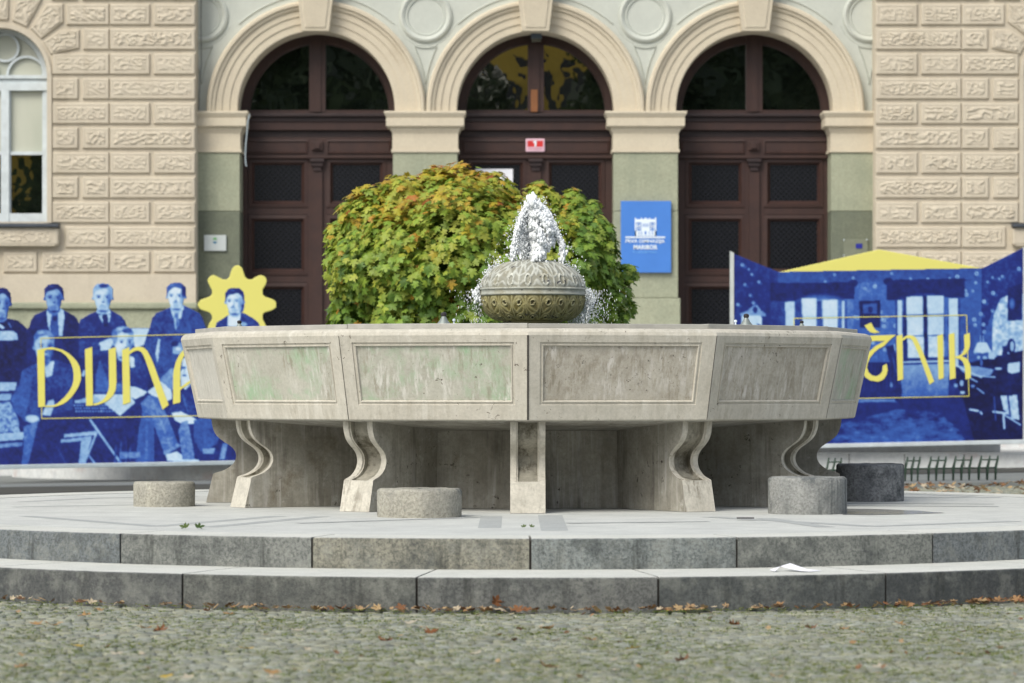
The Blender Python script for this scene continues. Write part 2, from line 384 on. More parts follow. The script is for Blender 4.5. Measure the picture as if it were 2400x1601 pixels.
# pavement in front of the school
mb = MB()
px_ = [-14 + i for i in range(29)]
for k, (ya, yb, dz) in enumerate(((34.5, 46, .02),)):
    for i in range(28):
        xa, xb = px_[i], px_[i + 1]
        mb.quad((xa, ya, gz(xa, 34) + dz), (xb, ya, gz(xb, 34) + dz), (xb, yb, gz(xb, 34) + dz), (xa, yb, gz(xa, 34) + dz))
        mb.quad((xa, ya, gz(xa, 34) - .06), (xb, ya, gz(xb, 34) - .06), (xb, ya, gz(xb, 34) + dz), (xa, ya, gz(xa, 34) + dz))
tag(mb.build('pavement', M['asphalt']), kind='structure')
mb = MB()
for i in range(28):     # dark strips laid over the pavement
    xa, xb = px_[i], px_[i + 1]
    if xb < -1.5: mb.quad((xa, 35.4, gz(xa, 34) + .026), (xb, 35.4, gz(xb, 34) + .026), (xb, 38.2, gz(xb, 34) + .026), (xa, 38.2, gz(xa, 34) + .026))
    if xa > 1: mb.quad((xa, 37.9, gz(xa, 34) + .026), (xb, 37.9, gz(xb, 34) + .026), (xb, 39.9, gz(xb, 34) + .026), (xa, 39.9, gz(xa, 34) + .026))
tag(mb.build('dark_strip', M['asphalt_dark']), kind='structure')

# ------------------------------------------------------------------ fountain platform with two steps
def ring_blocks(A, B, depth, z0, z1, joints, name, tints):
    """kerb blocks along the ellipse front face; joints = photo columns of the seams"""
    ts = sorted(math.asin(max(-1, min(1, (PX(j, Yj) - .05) / A))) for j, Yj in joints)
    step = (ts[-1] - ts[0]) / (len(ts) - 1)
    t = ts[0]
    while t > -math.pi + step * .6: t -= step; ts.insert(0, t)
    t = ts[-1]
    while t < math.pi - step * 1.2: t += step; ts.append(t)
    mb = MB(); cols = []; idx = []
    for k in range(len(ts)):
        ta = ts[k]; tb = ts[k + 1] if k + 1 < len(ts) else ts[0] + 2 * math.pi
        g_ = .0028 / A * 2.2; ta += g_; tb -= g_
        n = 14; prof = [(0, z0 - .04), (0, z1 - .008), (.0025, z1 - .003), (.008, z1), (depth, z1), (depth, z0 - .04)]
        base = len(mb.v); tint = tints[k % len(tints)]
        for i in range(n + 1):
            t = ta + (tb - ta) * i / n
            w_ = .0015 * mn.noise((k * 7.1, i * .9, z1))
            for d, z in prof:
                x, y = ell(A - d + w_, B - d + w_, t); mb.v.append((x, y, z))
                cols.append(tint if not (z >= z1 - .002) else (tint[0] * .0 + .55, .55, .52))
        m = len(prof)
        for i in range(n):
            for j in range(m - 1):
                mb.f.append((base + i * m + j, base + (i + 1) * m + j, base + (i + 1) * m + j + 1, base + i * m + j + 1)); idx.append(1 if j == 3 else 0)
        mb.f.append(tuple(base + j for j in range(m))); mb.f.append(tuple(base + n * m + j for j in range(m))[::-1]); idx += [0, 0]
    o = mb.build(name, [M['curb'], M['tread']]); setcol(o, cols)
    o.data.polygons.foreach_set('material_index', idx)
    return tag(o, kind='structure')
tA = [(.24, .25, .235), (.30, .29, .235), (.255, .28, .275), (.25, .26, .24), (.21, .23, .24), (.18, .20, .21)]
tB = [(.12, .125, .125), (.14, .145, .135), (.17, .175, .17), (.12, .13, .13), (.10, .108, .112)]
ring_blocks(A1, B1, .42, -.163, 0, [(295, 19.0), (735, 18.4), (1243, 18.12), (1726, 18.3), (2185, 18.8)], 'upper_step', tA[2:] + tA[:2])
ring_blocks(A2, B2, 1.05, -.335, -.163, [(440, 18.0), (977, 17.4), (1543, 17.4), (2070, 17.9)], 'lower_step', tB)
mb = MB(); n = 96
ins = [ell(A1 - .415, B1 - .415, 2 * math.pi * i / n) for i in range(n)]
mb.vprism(ins, -.2, -.002); tag(mb.build('platform_paving', M['platform']), kind='structure')
mb = MB()          # dark joint core under the kerbs
mb.vprism([ell(A1 - .012, B1 - .012, 2 * math.pi * i / n) for i in range(n)], -.3, -.012)
mb.vprism([ell(A2 - .012, B2 - .012, 2 * math.pi * i / n) for i in range(n)], -.45, -.175)
tag(mb.build('step_core', M['joint']), kind='structure')
FX, FY = .10, 24.0
mb = MB()          # grey stone bands in the paving: star, rings and slabs
def strip(p, q, w, z=.003):
    p = Vector((p[0], p[1])); q = Vector((q[0], q[1])); d = (q - p).normalized(); nn = Vector((-d.y, d.x)) * w / 2
    mb.quad((*(p - nn), z), (*(q - nn), z), (*(q + nn), z), (*(p + nn), z))
def gp0(px_, py): Yq = EYE * F / (py - HZ); return (PX(px_, Yq), Yq)
for n_, (L_, w_) in enumerate(((((60, 1209), (367, 1233), (653, 1209)), .09), (((490, 1235), (755, 1210)), .09), (((30, 1188), (460, 1180)), .08), (((50, 1176), (230, 1167), (460, 1163)), .08),
        (((1659, 1211), (2047, 1233), (2380, 1221)), .09), (((1792, 1214), (1935, 1235)), .09), (((2120, 1157), (2277, 1163)), .09), (((2120, 1166), (2345, 1166)), .08), (((1900, 1179), (2330, 1181)), .08), (((1900, 1184), (2340, 1187)), .08), (((700, 1226), (1120, 1212)), .07), (((1330, 1226), (1660, 1222)), .07))):
    for k, (p_, q_) in enumerate(zip(L_, L_[1:])): strip(gp0(*p_), gp0(*q_), w_ * 1.25, -.0012 + .0001 * n_ + .00005 * k)
for A_, B_, w in ((A1 - .43, B1 - .43, .010),):
    pts = [ell(A_, B_, 2 * math.pi * i / 72) for i in range(72)]
    for i in range(72): strip(pts[i], pts[(i + 1) % 72], w, .0005)
for a_, c_, t_, b_ in ((1120, 1175, 1209, 1237), (1268, 1332, 1207, 1243)):
    ya, yb = EYE * F / (b_ - HZ), EYE * F / (t_ - HZ)
    mb.quad((PX(a_, ya), ya, -.0013), (PX(c_, ya), ya, -.0013), (PX(c_, ya), yb, -.0013), (PX(a_, ya), yb, -.0013))
tag(mb.build('paving_bands', M['band'], recalc=False), kind='structure')

b = NB('damp_stone'); M['damp'] = b.done((.16, .17, .175), .22, None, .5)
mb = MB(); mb.add([(*gp0(*p_), .0002) for p_ in ((1975, 1192), (2060, 1193), (2150, 1197), (2215, 1202), (2130, 1205), (2040, 1207), (1975, 1206))], [tuple(range(7))])
tag(mb.build('puddle', M['damp'], recalc=False), 'thin dark puddle on the platform beside the tall blue grey seat', 'puddle')
# ------------------------------------------------------------------ fountain
fr = empty('fountain', (FX, FY, 0), label='large twelve sided stone fountain on scrolled legs with an ornate bowl at its centre', cat='fountain')
def pv(r, k, z): t = math.radians(30 * k); return Vector((FX + r * math.sin(t), FY - r * math.cos(t), z))
R0 = 2.40
# basin shell: profile at the corners
prof = [(2.0, .560), (2.272, .582), (2.282, .590), (2.394, 1.10), (2.400, 1.122), (2.394, 1.142), (2.378, 1.158), (2.352, 1.166), (2.315, 1.1665), (2.10, 1.166), (2.02, .80), (0.02, .72)]
def face_pt(k, u, z, off=0):
    """point on outer face k (between corners k and k+1), u 0..1, height z, offset outward"""
    r = 2.282 + (2.394 - 2.282) * (z - .59) / (1.10 - .59)
    p = pv(r, k, z).lerp(pv(r, k + 1, z), u); t = math.radians(30 * k + 15)
    return p + Vector((math.sin(t), -math.cos(t), -.2)) * off
mb = MB()
for k in range(12):
    for j in range(len(prof) - 1):
        (ra, za), (rb, zb) = prof[j], prof[j + 1]
        if j == 2: continue
        mb.quad(pv(ra, k, za), pv(ra, k + 1, za), pv(rb, k + 1, zb), pv(rb, k, zb))
    # outer face with a window for the recessed panel; stepped moulding
    u0, u1, zb_, zt = .064, .928, .682, 1.078
    e0, e1 = .59, 1.10
    def rect(a0, a1, b0, b1, off): return [face_pt(k, a0, b0, off), face_pt(k, a1, b0, off), face_pt(k, a1, b1, off), face_pt(k, a0, b1, off)]
    R = [rect(0, 1, e0, e1, 0), rect(u0, u1, zb_, zt, 0), rect(u0 + .002, u1 - .002, zb_ + .003, zt - .003, -.008),
         rect(u0 + .012, u1 - .012, zb_ + .015, zt - .015, -.008), rect(u0 + .0135, u1 - .0135, zb_ + .017, zt - .017, -.002),
         rect(u0 + .018, u1 - .018, zb_ + .022, zt - .022, -.003), rect(u0 + .022, u1 - .022, zb_ + .027, zt - .027, -.016)]
    for q in range(len(R) - 1):
        for i in range(4):
            j = (i + 1) % 4; mb.quad(R[q][i], R[q][j], R[q + 1][j], R[q + 1][i])
basin = mb.build('basin', M['fstone'], fr, smooth=True)
bm = bmesh.new(); bm.from_mesh(basin.data); bmesh.ops.remove_doubles(bm, verts=bm.verts, dist=1e-4); bmesh.ops.recalc_face_normals(bm, faces=bm.faces); bm.to_mesh(basin.data); bm.free()
basin.data.set_sharp_from_angle(angle=math.radians(24))
pm = {-1: 'panel_green', 0: 'panel_beige', 1: 'panel_beige', -2: 'panel_green', 2: 'panel_green', -3: 'panel_pale'}
pl = {-1: 'panel with green stain and white drips', 0: 'brownish pitted panel', 1: 'pale panel with a brown patch', -2: 'pale panel with green stain'}
for k in range(-6, 6):
    mb = MB(); n = 8
    a0, a1, b0, b1 = .064 + .022, .928 - .022, .682 + .027, 1.078 - .027
    mb.quad(face_pt(k, a0 - .001, b0 - .001, -.0165), face_pt(k, a1 + .001, b0 - .001, -.0165), face_pt(k, a1 + .001, b1 + .001, -.0165), face_pt(k, a0 - .001, b1 + .001, -.0165))
    p = mb.build('side_panel', M[pm.get(k, 'panel_beige')], fr, recalc=False)
    if k in pl: p['label'] = pl[k]
for k in range(12):
    c_ = pv(2.2835, k, .588); d_ = pv(2.3955, k, 1.10); e_ = pv(2.4015, k, 1.12)
    w = .0022 if k != 0 else .006
    t = math.radians(30 * k); s_ = Vector((math.cos(t), math.sin(t), 0)) * w
    if k in (0, 2, 1, 11):
        mb = MB(); mb.quad(c_ - s_, c_ + s_, d_ + s_, d_ - s_); mb.quad(d_ - s_, d_ + s_, e_ + s_, e_ - s_); mb.build('seam', M['joint'], fr, recalc=False)

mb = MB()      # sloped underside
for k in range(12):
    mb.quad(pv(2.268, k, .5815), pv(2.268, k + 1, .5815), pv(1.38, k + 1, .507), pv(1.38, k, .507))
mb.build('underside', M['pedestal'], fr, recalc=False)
mb = MB()      # rim slab
for k in range(12):
    g_ = .0015
    a_, b_ = pv(2.30, k, 0).lerp(pv(2.30, k + 1, 0), g_), pv(2.30, k, 0).lerp(pv(2.30, k + 1, 0), 1 - g_)
    c_, d_ = pv(2.10, k + 1, 0).lerp(pv(2.10, k, 0), g_), pv(2.10, k + 1, 0).lerp(pv(2.10, k, 0), 1 - g_)
    zt = 1.196 + (.002 if k % 2 else 0); q = [a_, b_, c_, d_]
    mb.add([(p.x, p.y, 1.1665) for p in q] + [(p.x, p.y, zt) for p in q], [(3, 2, 1, 0), (4, 5, 6, 7), (0, 1, 5, 4), (1, 2, 6, 5), (2, 3, 7, 6), (3, 0, 4, 7)])
mb.build('rim_slab', M['strip'], fr, bevel=.003)
mb = MB(); mb.lathe([(2.03, 1.06), (.05, 1.0605)], FX, FY, 64, cap=False); mb.build('water_surface', M['pool'], fr, smooth='all', recalc=False)
# pedestal
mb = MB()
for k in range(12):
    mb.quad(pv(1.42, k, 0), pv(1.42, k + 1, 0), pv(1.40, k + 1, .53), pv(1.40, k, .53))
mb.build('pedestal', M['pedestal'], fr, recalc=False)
# legs: S profile (r,z) with a channel in the front
LP = [(2.215, 0), (2.165, .198), (2.15, .205), (2.085, .226), (2.035, .26), (2.012, .295), (2.008, .33), (2.02, .362), (2.05, .392), (2.10, .425), (2.145, .465), (2.17, .52), (2.178, .584)]
def smooth_prof(P, n=4):
    out = [P[0], P[1]]
    for i in range(1, len(P) - 1):
        p0, p1, p2, p3 = P[max(i - 1, 1)], P[i], P[i + 1], P[min(i + 2, len(P) - 1)]
        for s_ in range(1, n + 1):
            t = s_ / n
            out.append(tuple(.5 * (2 * p1[c] + (p2[c] - p0[c]) * t + (2 * p0[c] - 5 * p1[c] + 4 * p2[c] - p3[c]) * t * t + (3 * p1[c] - p0[c] - 3 * p2[c] + p3[c]) * t ** 3) for c in (0, 1)))
    return out
LPs = smooth_prof(LP)
HW = .111; CW = .062
def legpt(k, r, w, z):
    t = math.radians(30 * k); return Vector((FX + r * math.sin(t) + w * math.cos(t), FY - r * math.cos(t) + w * math.sin(t), z))
for k in range(12):
    mb = MB(); n = len(LPs)
    cross = [(-HW, 0), (-CW - .010, 0), (-CW - .006, -.014), (-CW, -.014), (-CW + .003, -.052), (CW - .003, -.052), (CW, -.014), (CW + .006, -.014), (CW + .010, 0), (HW, 0)]
    m = len(cross)
    for i, (r, z) in enumerate(LPs):
        ch = 0 if i < 2 else 1
        for w, d in cross: mb.v.append(legpt(k, r + d * ch, w, z))
    for i in range(n - 1):
        for j in range(m - 1): mb.f.append((i * m + j, i * m + j + 1, (i + 1) * m + j + 1, (i + 1) * m + j))
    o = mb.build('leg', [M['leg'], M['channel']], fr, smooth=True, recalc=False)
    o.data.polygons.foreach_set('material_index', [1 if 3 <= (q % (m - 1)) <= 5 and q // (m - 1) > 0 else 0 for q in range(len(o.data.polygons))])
    o.data.set_sharp_from_angle(angle=math.radians(30))
    # side fins run back to the pedestal, one solid slab
    mb = MB(); 
    for s_ in (-1, 1):
        base = len(mb.v)
        for r, z in LPs: mb.v.append(legpt(k, r, s_ * HW, z))
        for r, z in LPs: mb.v.append(legpt(k, 1.36, s_ * HW, z if z > .5 else z * .5 / .53))
        for i in range(n - 1): mb.f.append((base + i, base + i + 1, base + n + i + 1, base + n + i) if s_ > 0 else (base + i, base + n + i, base + n + i + 1, base + i + 1))
    mb.build('leg_slab', M['pedestal'], o, recalc=False)

# ornate double bowl
BX, BY = FX + .045, FY
nth, mats = 384, []
def ridge(t, w=.18): t = abs((t % 1) - .5) * 2; return max(0, 1 - (1 - t) / w) if True else 0
prof2 = []
z_b = 1.453
for i in range(70):          # lower bowl
    t = i / 69; ang = t * math.pi / 2
    r = .19 + (.362 - .19) * math.sin(ang) ** .8; z = 1.256 + .172 * (1 - math.cos(ang)) ** 1.0
    prof2.append((r, z, 'L', t))
for r, z in ((.368, 1.430), (.374, 1.434), (.374, 1.442), (.368, 1.446), (.369, 1.468), (.375, 1.471), (.375, 1.478), (.366, 1.482)): prof2.append((r, z, 'B', 0))
for i in range(80):
    t = i / 79; ang = t * math.pi / 2
    prof2.append((.360 * math.cos(ang) ** .82 + .001, 1.484 + .197 * math.sin(ang) ** 1.05, 'D', t))
mb = MB(); cols = []
for r, z, kind, t in prof2:
    for i in range(nth):
        th = 2 * math.pi * i / nth; h = 0
        if kind == 'L':
            N = 11; u = (th * N / (2 * math.pi) + .05 * mn.noise((th * 5, t * 5, 2))) % 1 - .5; w = abs(u)
            vv = t * 2.0; row = int(vv); f_ = vv - row
            h = .6 * ridge(f_ * 1.6 - w * 2.4 + .25, .5) * (1 if w > .05 else .4)
            h = max(h, 1.0 * max(0, 1 - w / .028), .9 * max(0, 1 - abs(w - .5) / .03))
            leafc = math.hypot((w - .25) / .2, (f_ - .45) / .5)
            h = max(h, .8 * max(0, 1 - abs(leafc - 1) / .16))
            hole = math.hypot((w - .27) / .05, (f_ - .62) / .11)
            if hole < 1: h = -1.0
            elif hole < 1.7: h = 1.1
            tone = h; base = (.26, .22, .06); hi = (.44, .41, .22); lo = (.05, .04, .01)
            amp = .0065 * min(1, (1 - abs(2 * t - 1)) * 6 + .1)
            mossy = max(0, min(1, .5 + 1.2 * mn.noise((th * 2.2, t * 2, 4))))
            base = tuple(base[c] * (1 - mossy) + (.20, .165, .035)[c] * mossy for c in range(3))
        elif kind == 'D':
            N = 9; u = (th * N / (2 * math.pi) + .15) % 1 - .5; w = abs(u)
            sw = t * 3.6 - w * 3.0 + .5 * mn.noise((th * 3, t * 5, 1))
            h = .85 * ridge(sw, .42) * min(1, t * 5)
            h = max(h, .7 * ridge(t * 1.2 + w * 3.2 + .3 * mn.noise((th * 4, t * 4, 7)), .25) * (t > .2))
            h = max(h, .9 * max(0, 1 - w / .03) * (t < .75))
            d_ = math.hypot((w - .25) / .06, (t - .17) / .10)
            if d_ < 1: h = -.2
            elif d_ < 1.6: h = 1.1
            base = (.42, .43, .39); hi = (.56, .57, .51); lo = (.16, .15, .10)
            amp = .0075 * min(1, (1 - t) * 3 + .05) * min(1, t * 12 + .1)
        else:
            base = hi = (.40, .41, .36); lo = base; amp = 0
        rr = r + amp * h
        mb.v.append((BX + rr * math.cos(th), BY + rr * math.sin(th), z + (amp * h * (.8 if kind == 'D' else -.3)) * (t if kind == 'D' else 1)))
        k_ = max(0, min(1, h)); c_ = tuple(base[c] * (1 - k_) + hi[c] * k_ for c in range(3)) if h > .08 else (tuple(lo[c] * .55 + base[c] * .45 for c in range(3)) if h > -.5 else lo)
        cols.append(c_)
for j in range(len(prof2) - 1):
    for i in range(nth):
        i2 = (i + 1) % nth; mb.f.append((j * nth + i, j * nth + i2, (j + 1) * nth + i2, (j + 1) * nth + i))
mb.f.append(tuple(range((len(prof2) - 1) * nth, len(prof2) * nth)))
o = mb.build('ornate_bowl', M['bowl'], fr, smooth='all', recalc=False); setcol(o, cols)
mb = MB(); mb.lathe([(.30, .8), (.28, 1.0), (.20, 1.12), (.17, 1.2), (.175, 1.235), (.21, 1.25), (.20, 1.262)], BX, BY, 48)
o2 = mb.build('bowl_stem', M['bowl'], fr, smooth=True); setcol(o2, [(.26, .23, .12)] * len(o2.data.vertices))
# small spouts on the rim
for (px_c, Yc, s_) in ((1040, 22.0, 1.0), (1749, 22.45, 1.0), (561, 24.0, .85), (1879, 23.6, .75)):
    x = PX(px_c, Yc)
    zb = 1.19
    mb = MB(); mb.lathe([(.045 * s_, zb), (.042 * s_, zb + .01), (.026 * s_, zb + .03 * s_), (.017 * s_, zb + .048 * s_), (.013 * s_, zb + .056 * s_)], x, Yc, 16)
    sp_ = mb.build('spout', M['bronze'], fr, smooth=True)
    mb = MB(); mb.lathe([(.014 * s_, zb + .056 * s_), (.018 * s_, zb + .062 * s_), (.018 * s_, zb + .076 * s_), (.008 * s_, zb + .083 * s_)], x, Yc, 14); mb.build('spout_cap', M['dark_metal'], sp_, smooth=True)
for px_c, Yc in ((1064, 22.05), (1724, 22.4)):
    x = PX(px_c, Yc); mb = MB(); mb.lathe([(.012, 1.19), (.012, 1.2), (.005, 1.203), (.005, 1.214), (.010, 1.218), (.010, 1.228), (.004, 1.232)], x, Yc, 12); mb.build('rim_knob', M['white_print'], fr, smooth=True)

# ------------------------------------------------------------------ water
def ico(mb, c, r, st=(1, 1, 1), jit=.25):
    ph = (1 + 5 ** .5) / 2
    base = [(-1, ph, 0), (1, ph, 0), (-1, -ph, 0), (1, -ph, 0), (0, -1, ph), (0, 1, ph), (0, -1, -ph), (0, 1, -ph), (ph, 0, -1), (ph, 0, 1), (-ph, 0, -1), (-ph, 0, 1)]
    fs = [(0, 11, 5), (0, 5, 1), (0, 1, 7), (0, 7, 10), (0, 10, 11), (1, 5, 9), (5, 11, 4), (11, 10, 2), (10, 7, 6), (7, 1, 8), (3, 9, 4), (3, 4, 2), (3, 2, 6), (3, 6, 8), (3, 8, 9), (4, 9, 5), (2, 4, 11), (6, 2, 10), (8, 6, 7), (9, 8, 1)]
    vs = []
    for x, y, z in base:
        k = r / 1.9 * random.uniform(1 - jit, 1 + jit); vs.append((c[0] + x * k * st[0], c[1] + y * k * st[1], c[2] + z * k * st[2]))
    mb.add(vs, fs)
WY = FY
def wp(x, y, dy=0): return Vector((PX(x, WY), WY + dy, PZ(y, WY)))
wj = MB()
def strand(pts, r0, r1, dens, spread):
    n = int(dens)
    if r1 > .008:
        for q in range(2):       # smooth connected streams inside the froth
            L_ = []; rr_ = []; ox, oy = random.gauss(0, spread * .5), random.gauss(0, spread)
            for k in range(len(pts) - 1):
                for h_ in range(5):
                    L_.append(pts[k].lerp(pts[k + 1], h_ / 5) + Vector((ox + random.gauss(0, .0012), oy, random.gauss(0, .001)))); rr_.append(r1 * random.uniform(.35, .85))
            wj.tube(L_, rr_, 7)
    for i in range(n):
        t = random.random() * (len(pts) - 1); k = int(t); f_ = t - k
        a_, b_ = pts[k], pts[k + 1]; p = a_.lerp(b_, f_); tt = t / (len(pts) - 1)
        s_ = spread * (.5 + tt); p = p + Vector((random.gauss(0, s_), random.gauss(0, s_ * 1.5), random.gauss(0, s_)))
        d = (b_ - a_).normalized(); r = random.uniform(r0, r1)
        ico(wj, p, r, (1 + .3 * abs(d.x), 1, 1 + 1.1 * abs(d.z)), .3)
P = lambda L, dy=0: [wp(x, y, dy * i / max(1, len(L) - 1)) for i, (x, y) in enumerate(L)]
top = (1248, 472)
strand(P([(1250, 612), (1256, 580), (1254, 545), (1250, 505), top]), 0.0059, 0.0168, 1092, 0.0132)
strand(P([top, (1232, 484), (1222, 508), (1212, 540), (1204, 575), (1201, 608)], -.1), 0.0030, 0.0076, 1092, 0.0066)
strand(P([top, (1270, 482), (1288, 502), (1300, 530), (1306, 552), (1317, 570), (1319, 595), (1316, 616)], -.1), 0.0030, 0.0084, 1612, 0.0060)
strand(P([top, (1262, 482), (1283, 512), (1291, 540), (1288, 566), (1272, 590), (1262, 612)], -.15), 0.0038, 0.0101, 1456, 0.0110)
strand(P([(1240, 480), (1230, 505), (1228, 540), (1232, 570), (1238, 605)], .12), 0.0038, 0.0084, 988, 0.0132)
strand(P([(1236, 495), (1250, 508), (1262, 502), (1278, 520), (1288, 545)], -.16), 0.0045, 0.0101, 624, 0.0088)
strand(P([(1240, 540), (1252, 528), (1266, 545), (1270, 572)], -.2), 0.0045, 0.0092, 572, 0.0077)
strand(P([(1262, 545), (1274, 560), (1268, 585), (1254, 612)], -.18), 0.0045, 0.0118, 676, 0.0110)
strand(P([(1206, 588), (1212, 584), (1219, 595), (1220, 608)], -.1), 0.0023, 0.0042, 286, 0.0017)
strand(P([(1244, 478), (1225, 520), (1216, 560), (1228, 600)], 0), 0.0019, 0.0042, 1352, 0.0242)
strand(P([(1252, 478), (1285, 520), (1298, 550)], -.05), 0.0019, 0.0042, 1092, 0.0132)
jet = wj.build('water_jet', M['water'], recalc=False, smooth='all')
tag(jet, 'white splashing water jet spouting from the top of the ornate bowl', 'water jet')
wd = MB(); wj_save = wj; wj = wd
for _ in range(260):      # drops around the jet
    t = random.random(); y = 460 + 155 * t; hw = 22 + 75 * t ** 1.2
    x = 1255 + random.choice((-1, 1)) * hw * random.uniform(.6, 1.25)
    ico(wd, wp(x, y, random.uniform(-.2, .1)), random.choice((.002, .002, .003, .004)), (1, 1, random.uniform(1, 2)))
for x, y, r in ((1188, 600, .011), (1189, 582, .007), (1172, 604, .008), (1328, 591, .013), (1330, 580, .008), (1300, 612, .008), (1314, 552, .006)): ico(wd, wp(x, y, -.1), r, (1, 1, 1.2))
for _ in range(1900):     # spray on the shoulders and falling curtains
    sd_ = random.choice((-1, 1, 1))
    if random.random() < .38:
        t = random.random(); x = 1249 + sd_ * (78 + 52 * t) + random.gauss(0, 5); y = 614 + 70 * t ** 1.7 + random.gauss(0, 4) - (0 if sd_ < 0 else -4)
        if sd_ > 0 and random.random() < .75: continue
        st = (1, 1, 1); r = random.uniform(.002, .006)
    else:
        x = 1249 + sd_ * (122 + abs(random.gauss(0, 30))); y = random.uniform(680, 762); x -= sd_ * max(0, (y - 725)) * .5
        if sd_ < 0 and random.random() < .45: continue
        r = random.choice((.0012, .0016, .002, .0028)); st = (.8, .8, random.uniform(1.2, 5))
    ico(wd, wp(x, y, random.uniform(-.25, .25)), r, st, .2)
strand([wp(1122, 676, -.05), wp(1112, 690, -.05), wp(1124, 706, -.05)], .004, .009, 150, .012)
strand([wp(1378, 682, -.05), wp(1388, 700, -.05), wp(1380, 722, 0), wp(1362, 742, .05), wp(1342, 756, .05)], .003, .007, 330, .016)
wj = wj_save
spray = wd.build('water_drops', M['water'], recalc=False, smooth='all'); tag(spray, 'white water drops falling and spraying around the ornate bowl', 'water spray', kind='stuff')

# ------------------------------------------------------------------ concrete drums
def drum(x0, x1, ytop, ybot, mat, label, sq=0):
    Yf = EYE * F / (ybot - HZ); r = (x1 - x0) / 2 * (Yf + .2) / F; xc = PX((x0 + x1) / 2, Yf + r); yc = Yf + r; h = (ybot - ytop) * Yf / F
    mb = MB(); n = 72
    pr = [(r * .985, -.01), (r, .01), (r, h - .018), (r - .004, h - .008), (r - .014, h), (r * .5, h + .001), (.001, h + .001)]
    for rr, z in pr:
        for i in range(n):
            t = 2 * math.pi * i / n; q = 1 + .012 * mn.noise((math.cos(t) * 2 + xc, math.sin(t) * 2, z * 6)) * (rr > r * .9)
            zz = z + (0.006 * mn.noise((math.cos(t) * 3, math.sin(t) * 3, xc)) if z > h * .9 else 0)
            mb.v.append((xc + rr * q * math.cos(t), yc + rr * q * math.sin(t), zz))
    for k in range(len(pr) - 1):
        for i in range(n):
            j = (i + 1) % n; mb.f.append((k * n + i, k * n + j, (k + 1) * n + j, (k + 1) * n + i))
    o = mb.build('concrete_seat', M[mat], origin=(xc, yc, 0), smooth=True)
    tag(o, label, 'stone seat', 'round concrete seats around the fountain')
drum(313, 457, 1131, 1188, 'drum_pale', 'small pale round concrete seat in front of the banner of men')
drum(883, 1083, 1148, 1214, 'drum_pale', 'wide low concrete seat between the centre leg and the leg left of it')
drum(1800, 1985, 1120, 1206, 'drum', 'tall blue grey concrete seat standing before the right end of the fountain')
drum(1960, 2119, 1089, 1176, 'drum_dark', 'dark concrete seat farthest back, near the green bike rack')

# ------------------------------------------------------------------ marble steps of the school
st = empty('entrance_steps', (0, 42, -.33), label='two tiers of weathered marble steps below the banners', cat='steps')
def foot(off, dz):
    L = [(-6.35 + off, 44.2), (-6.25 + off, 43.2), (-5.9 + off, 42.4), (-5.2 + off * .8, 41.4 + off * .4), (-4.5 + off * .6, 40.7 + off * .6), (-3.7 + off * .4, 40.2 + off * .8), (-2.9, 40.0 + off), (0, 40.0 + off), (8.5, 40.0 + off), (8.5, 44.2)]
    return L
mb = MB(); mb.vprism(foot(0, 0), -.45, .045); mb.build('lower_tier', M['marble'], st, bevel=.012)
mb = MB(); L = foot(.45, 0); L[-1] = (5.72, 44.2); L[-2] = (5.72, 40.45); mb.vprism(L, .045, .20); mb.build('upper_tier', M['marble'], st, bevel=.012)
for px_c in (620, 1990, 2120, 2260): mb = MB(); mb.box(PX(px_c, 40) - .004, 39.996, -.4, PX(px_c, 40) + .004, 40.02, .03); mb.build('tier_joint', M['joint'], st)

# ------------------------------------------------------------------ school building
YP, YW = 44.3, 44.0
YD = YP + .5
SB = empty('school_building', (0, YP, -.33), label='beige rusticated school building with three tall arched doorways', cat='building')
ARC = [741, 1255, 1769]; ACY = 257
def arcpt(cx, r, t, Y): return (PX(cx + r * math.cos(t), Y), Y, PZ(ACY - r * math.sin(t), Y))

def relief(mb, x0, y0, x1, y1, Y=YW):
    """one rusticated block in photo pixels"""
    am_ = random.uniform(.65, 1.35); ph_ = random.uniform(0, 50); sx_ = random.uniform(.75, 1.25)
    def q(a, d): # inset a px, depth d
        return [(PX(x0 + a, Y), Y - d, PZ(y1 - a, Y)), (PX(x1 - a, Y), Y - d, PZ(y1 - a, Y)), (PX(x1 - a, Y), Y - d, PZ(y0 + a, Y)), (PX(x0 + a, Y), Y - d, PZ(y0 + a, Y))]
    R = [q(0, 0), q(0, .006), q(2.2, .032), q(7, .034), q(8.5, .030)]
    for k in range(len(R) - 1):
        for i in range(4):
            j = (i + 1) % 4; mb.quad(R[k][i], R[k][j], R[k + 1][j], R[k + 1][i])
    ax, ay, bx, by = x0 + 8.5, y0 + 8.5, x1 - 8.5, y1 - 8.5
    nx_ = max(6, int((bx - ax) / 2.1)); ny_ = max(6, int((by - ay) / 2.1)); base = len(mb.v)
    for j in range(ny_ + 1):
        for i in range(nx_ + 1):
            x = ax + (bx - ax) * i / nx_; y = ay + (by - ay) * j / ny_
            ed = min(i, nx_ - i, j, ny_ - j)
            X, Z = PX(x, Y), PZ(y, Y)
            n1 = mn.noise((X * 13 * sx_, ph_, Z * 20 * sx_)); n2 = mn.noise((X * 30, 5 + ph_, Z * 36))
            h = .016 * (1 - min(1, abs(n1) * 3.0)) + .009 * n2
            d = .030 if ed == 0 else .032 + .003 + h * .8 * am_ * min(1, ed / 2)
            mb.v.append((X, Y - d, Z))
    for j in range(ny_):
        for i in range(nx_):
            p = base + j * (nx_ + 1) + i; mb.f.append((p, p + nx_ + 1, p + nx_ + 2, p + 1))
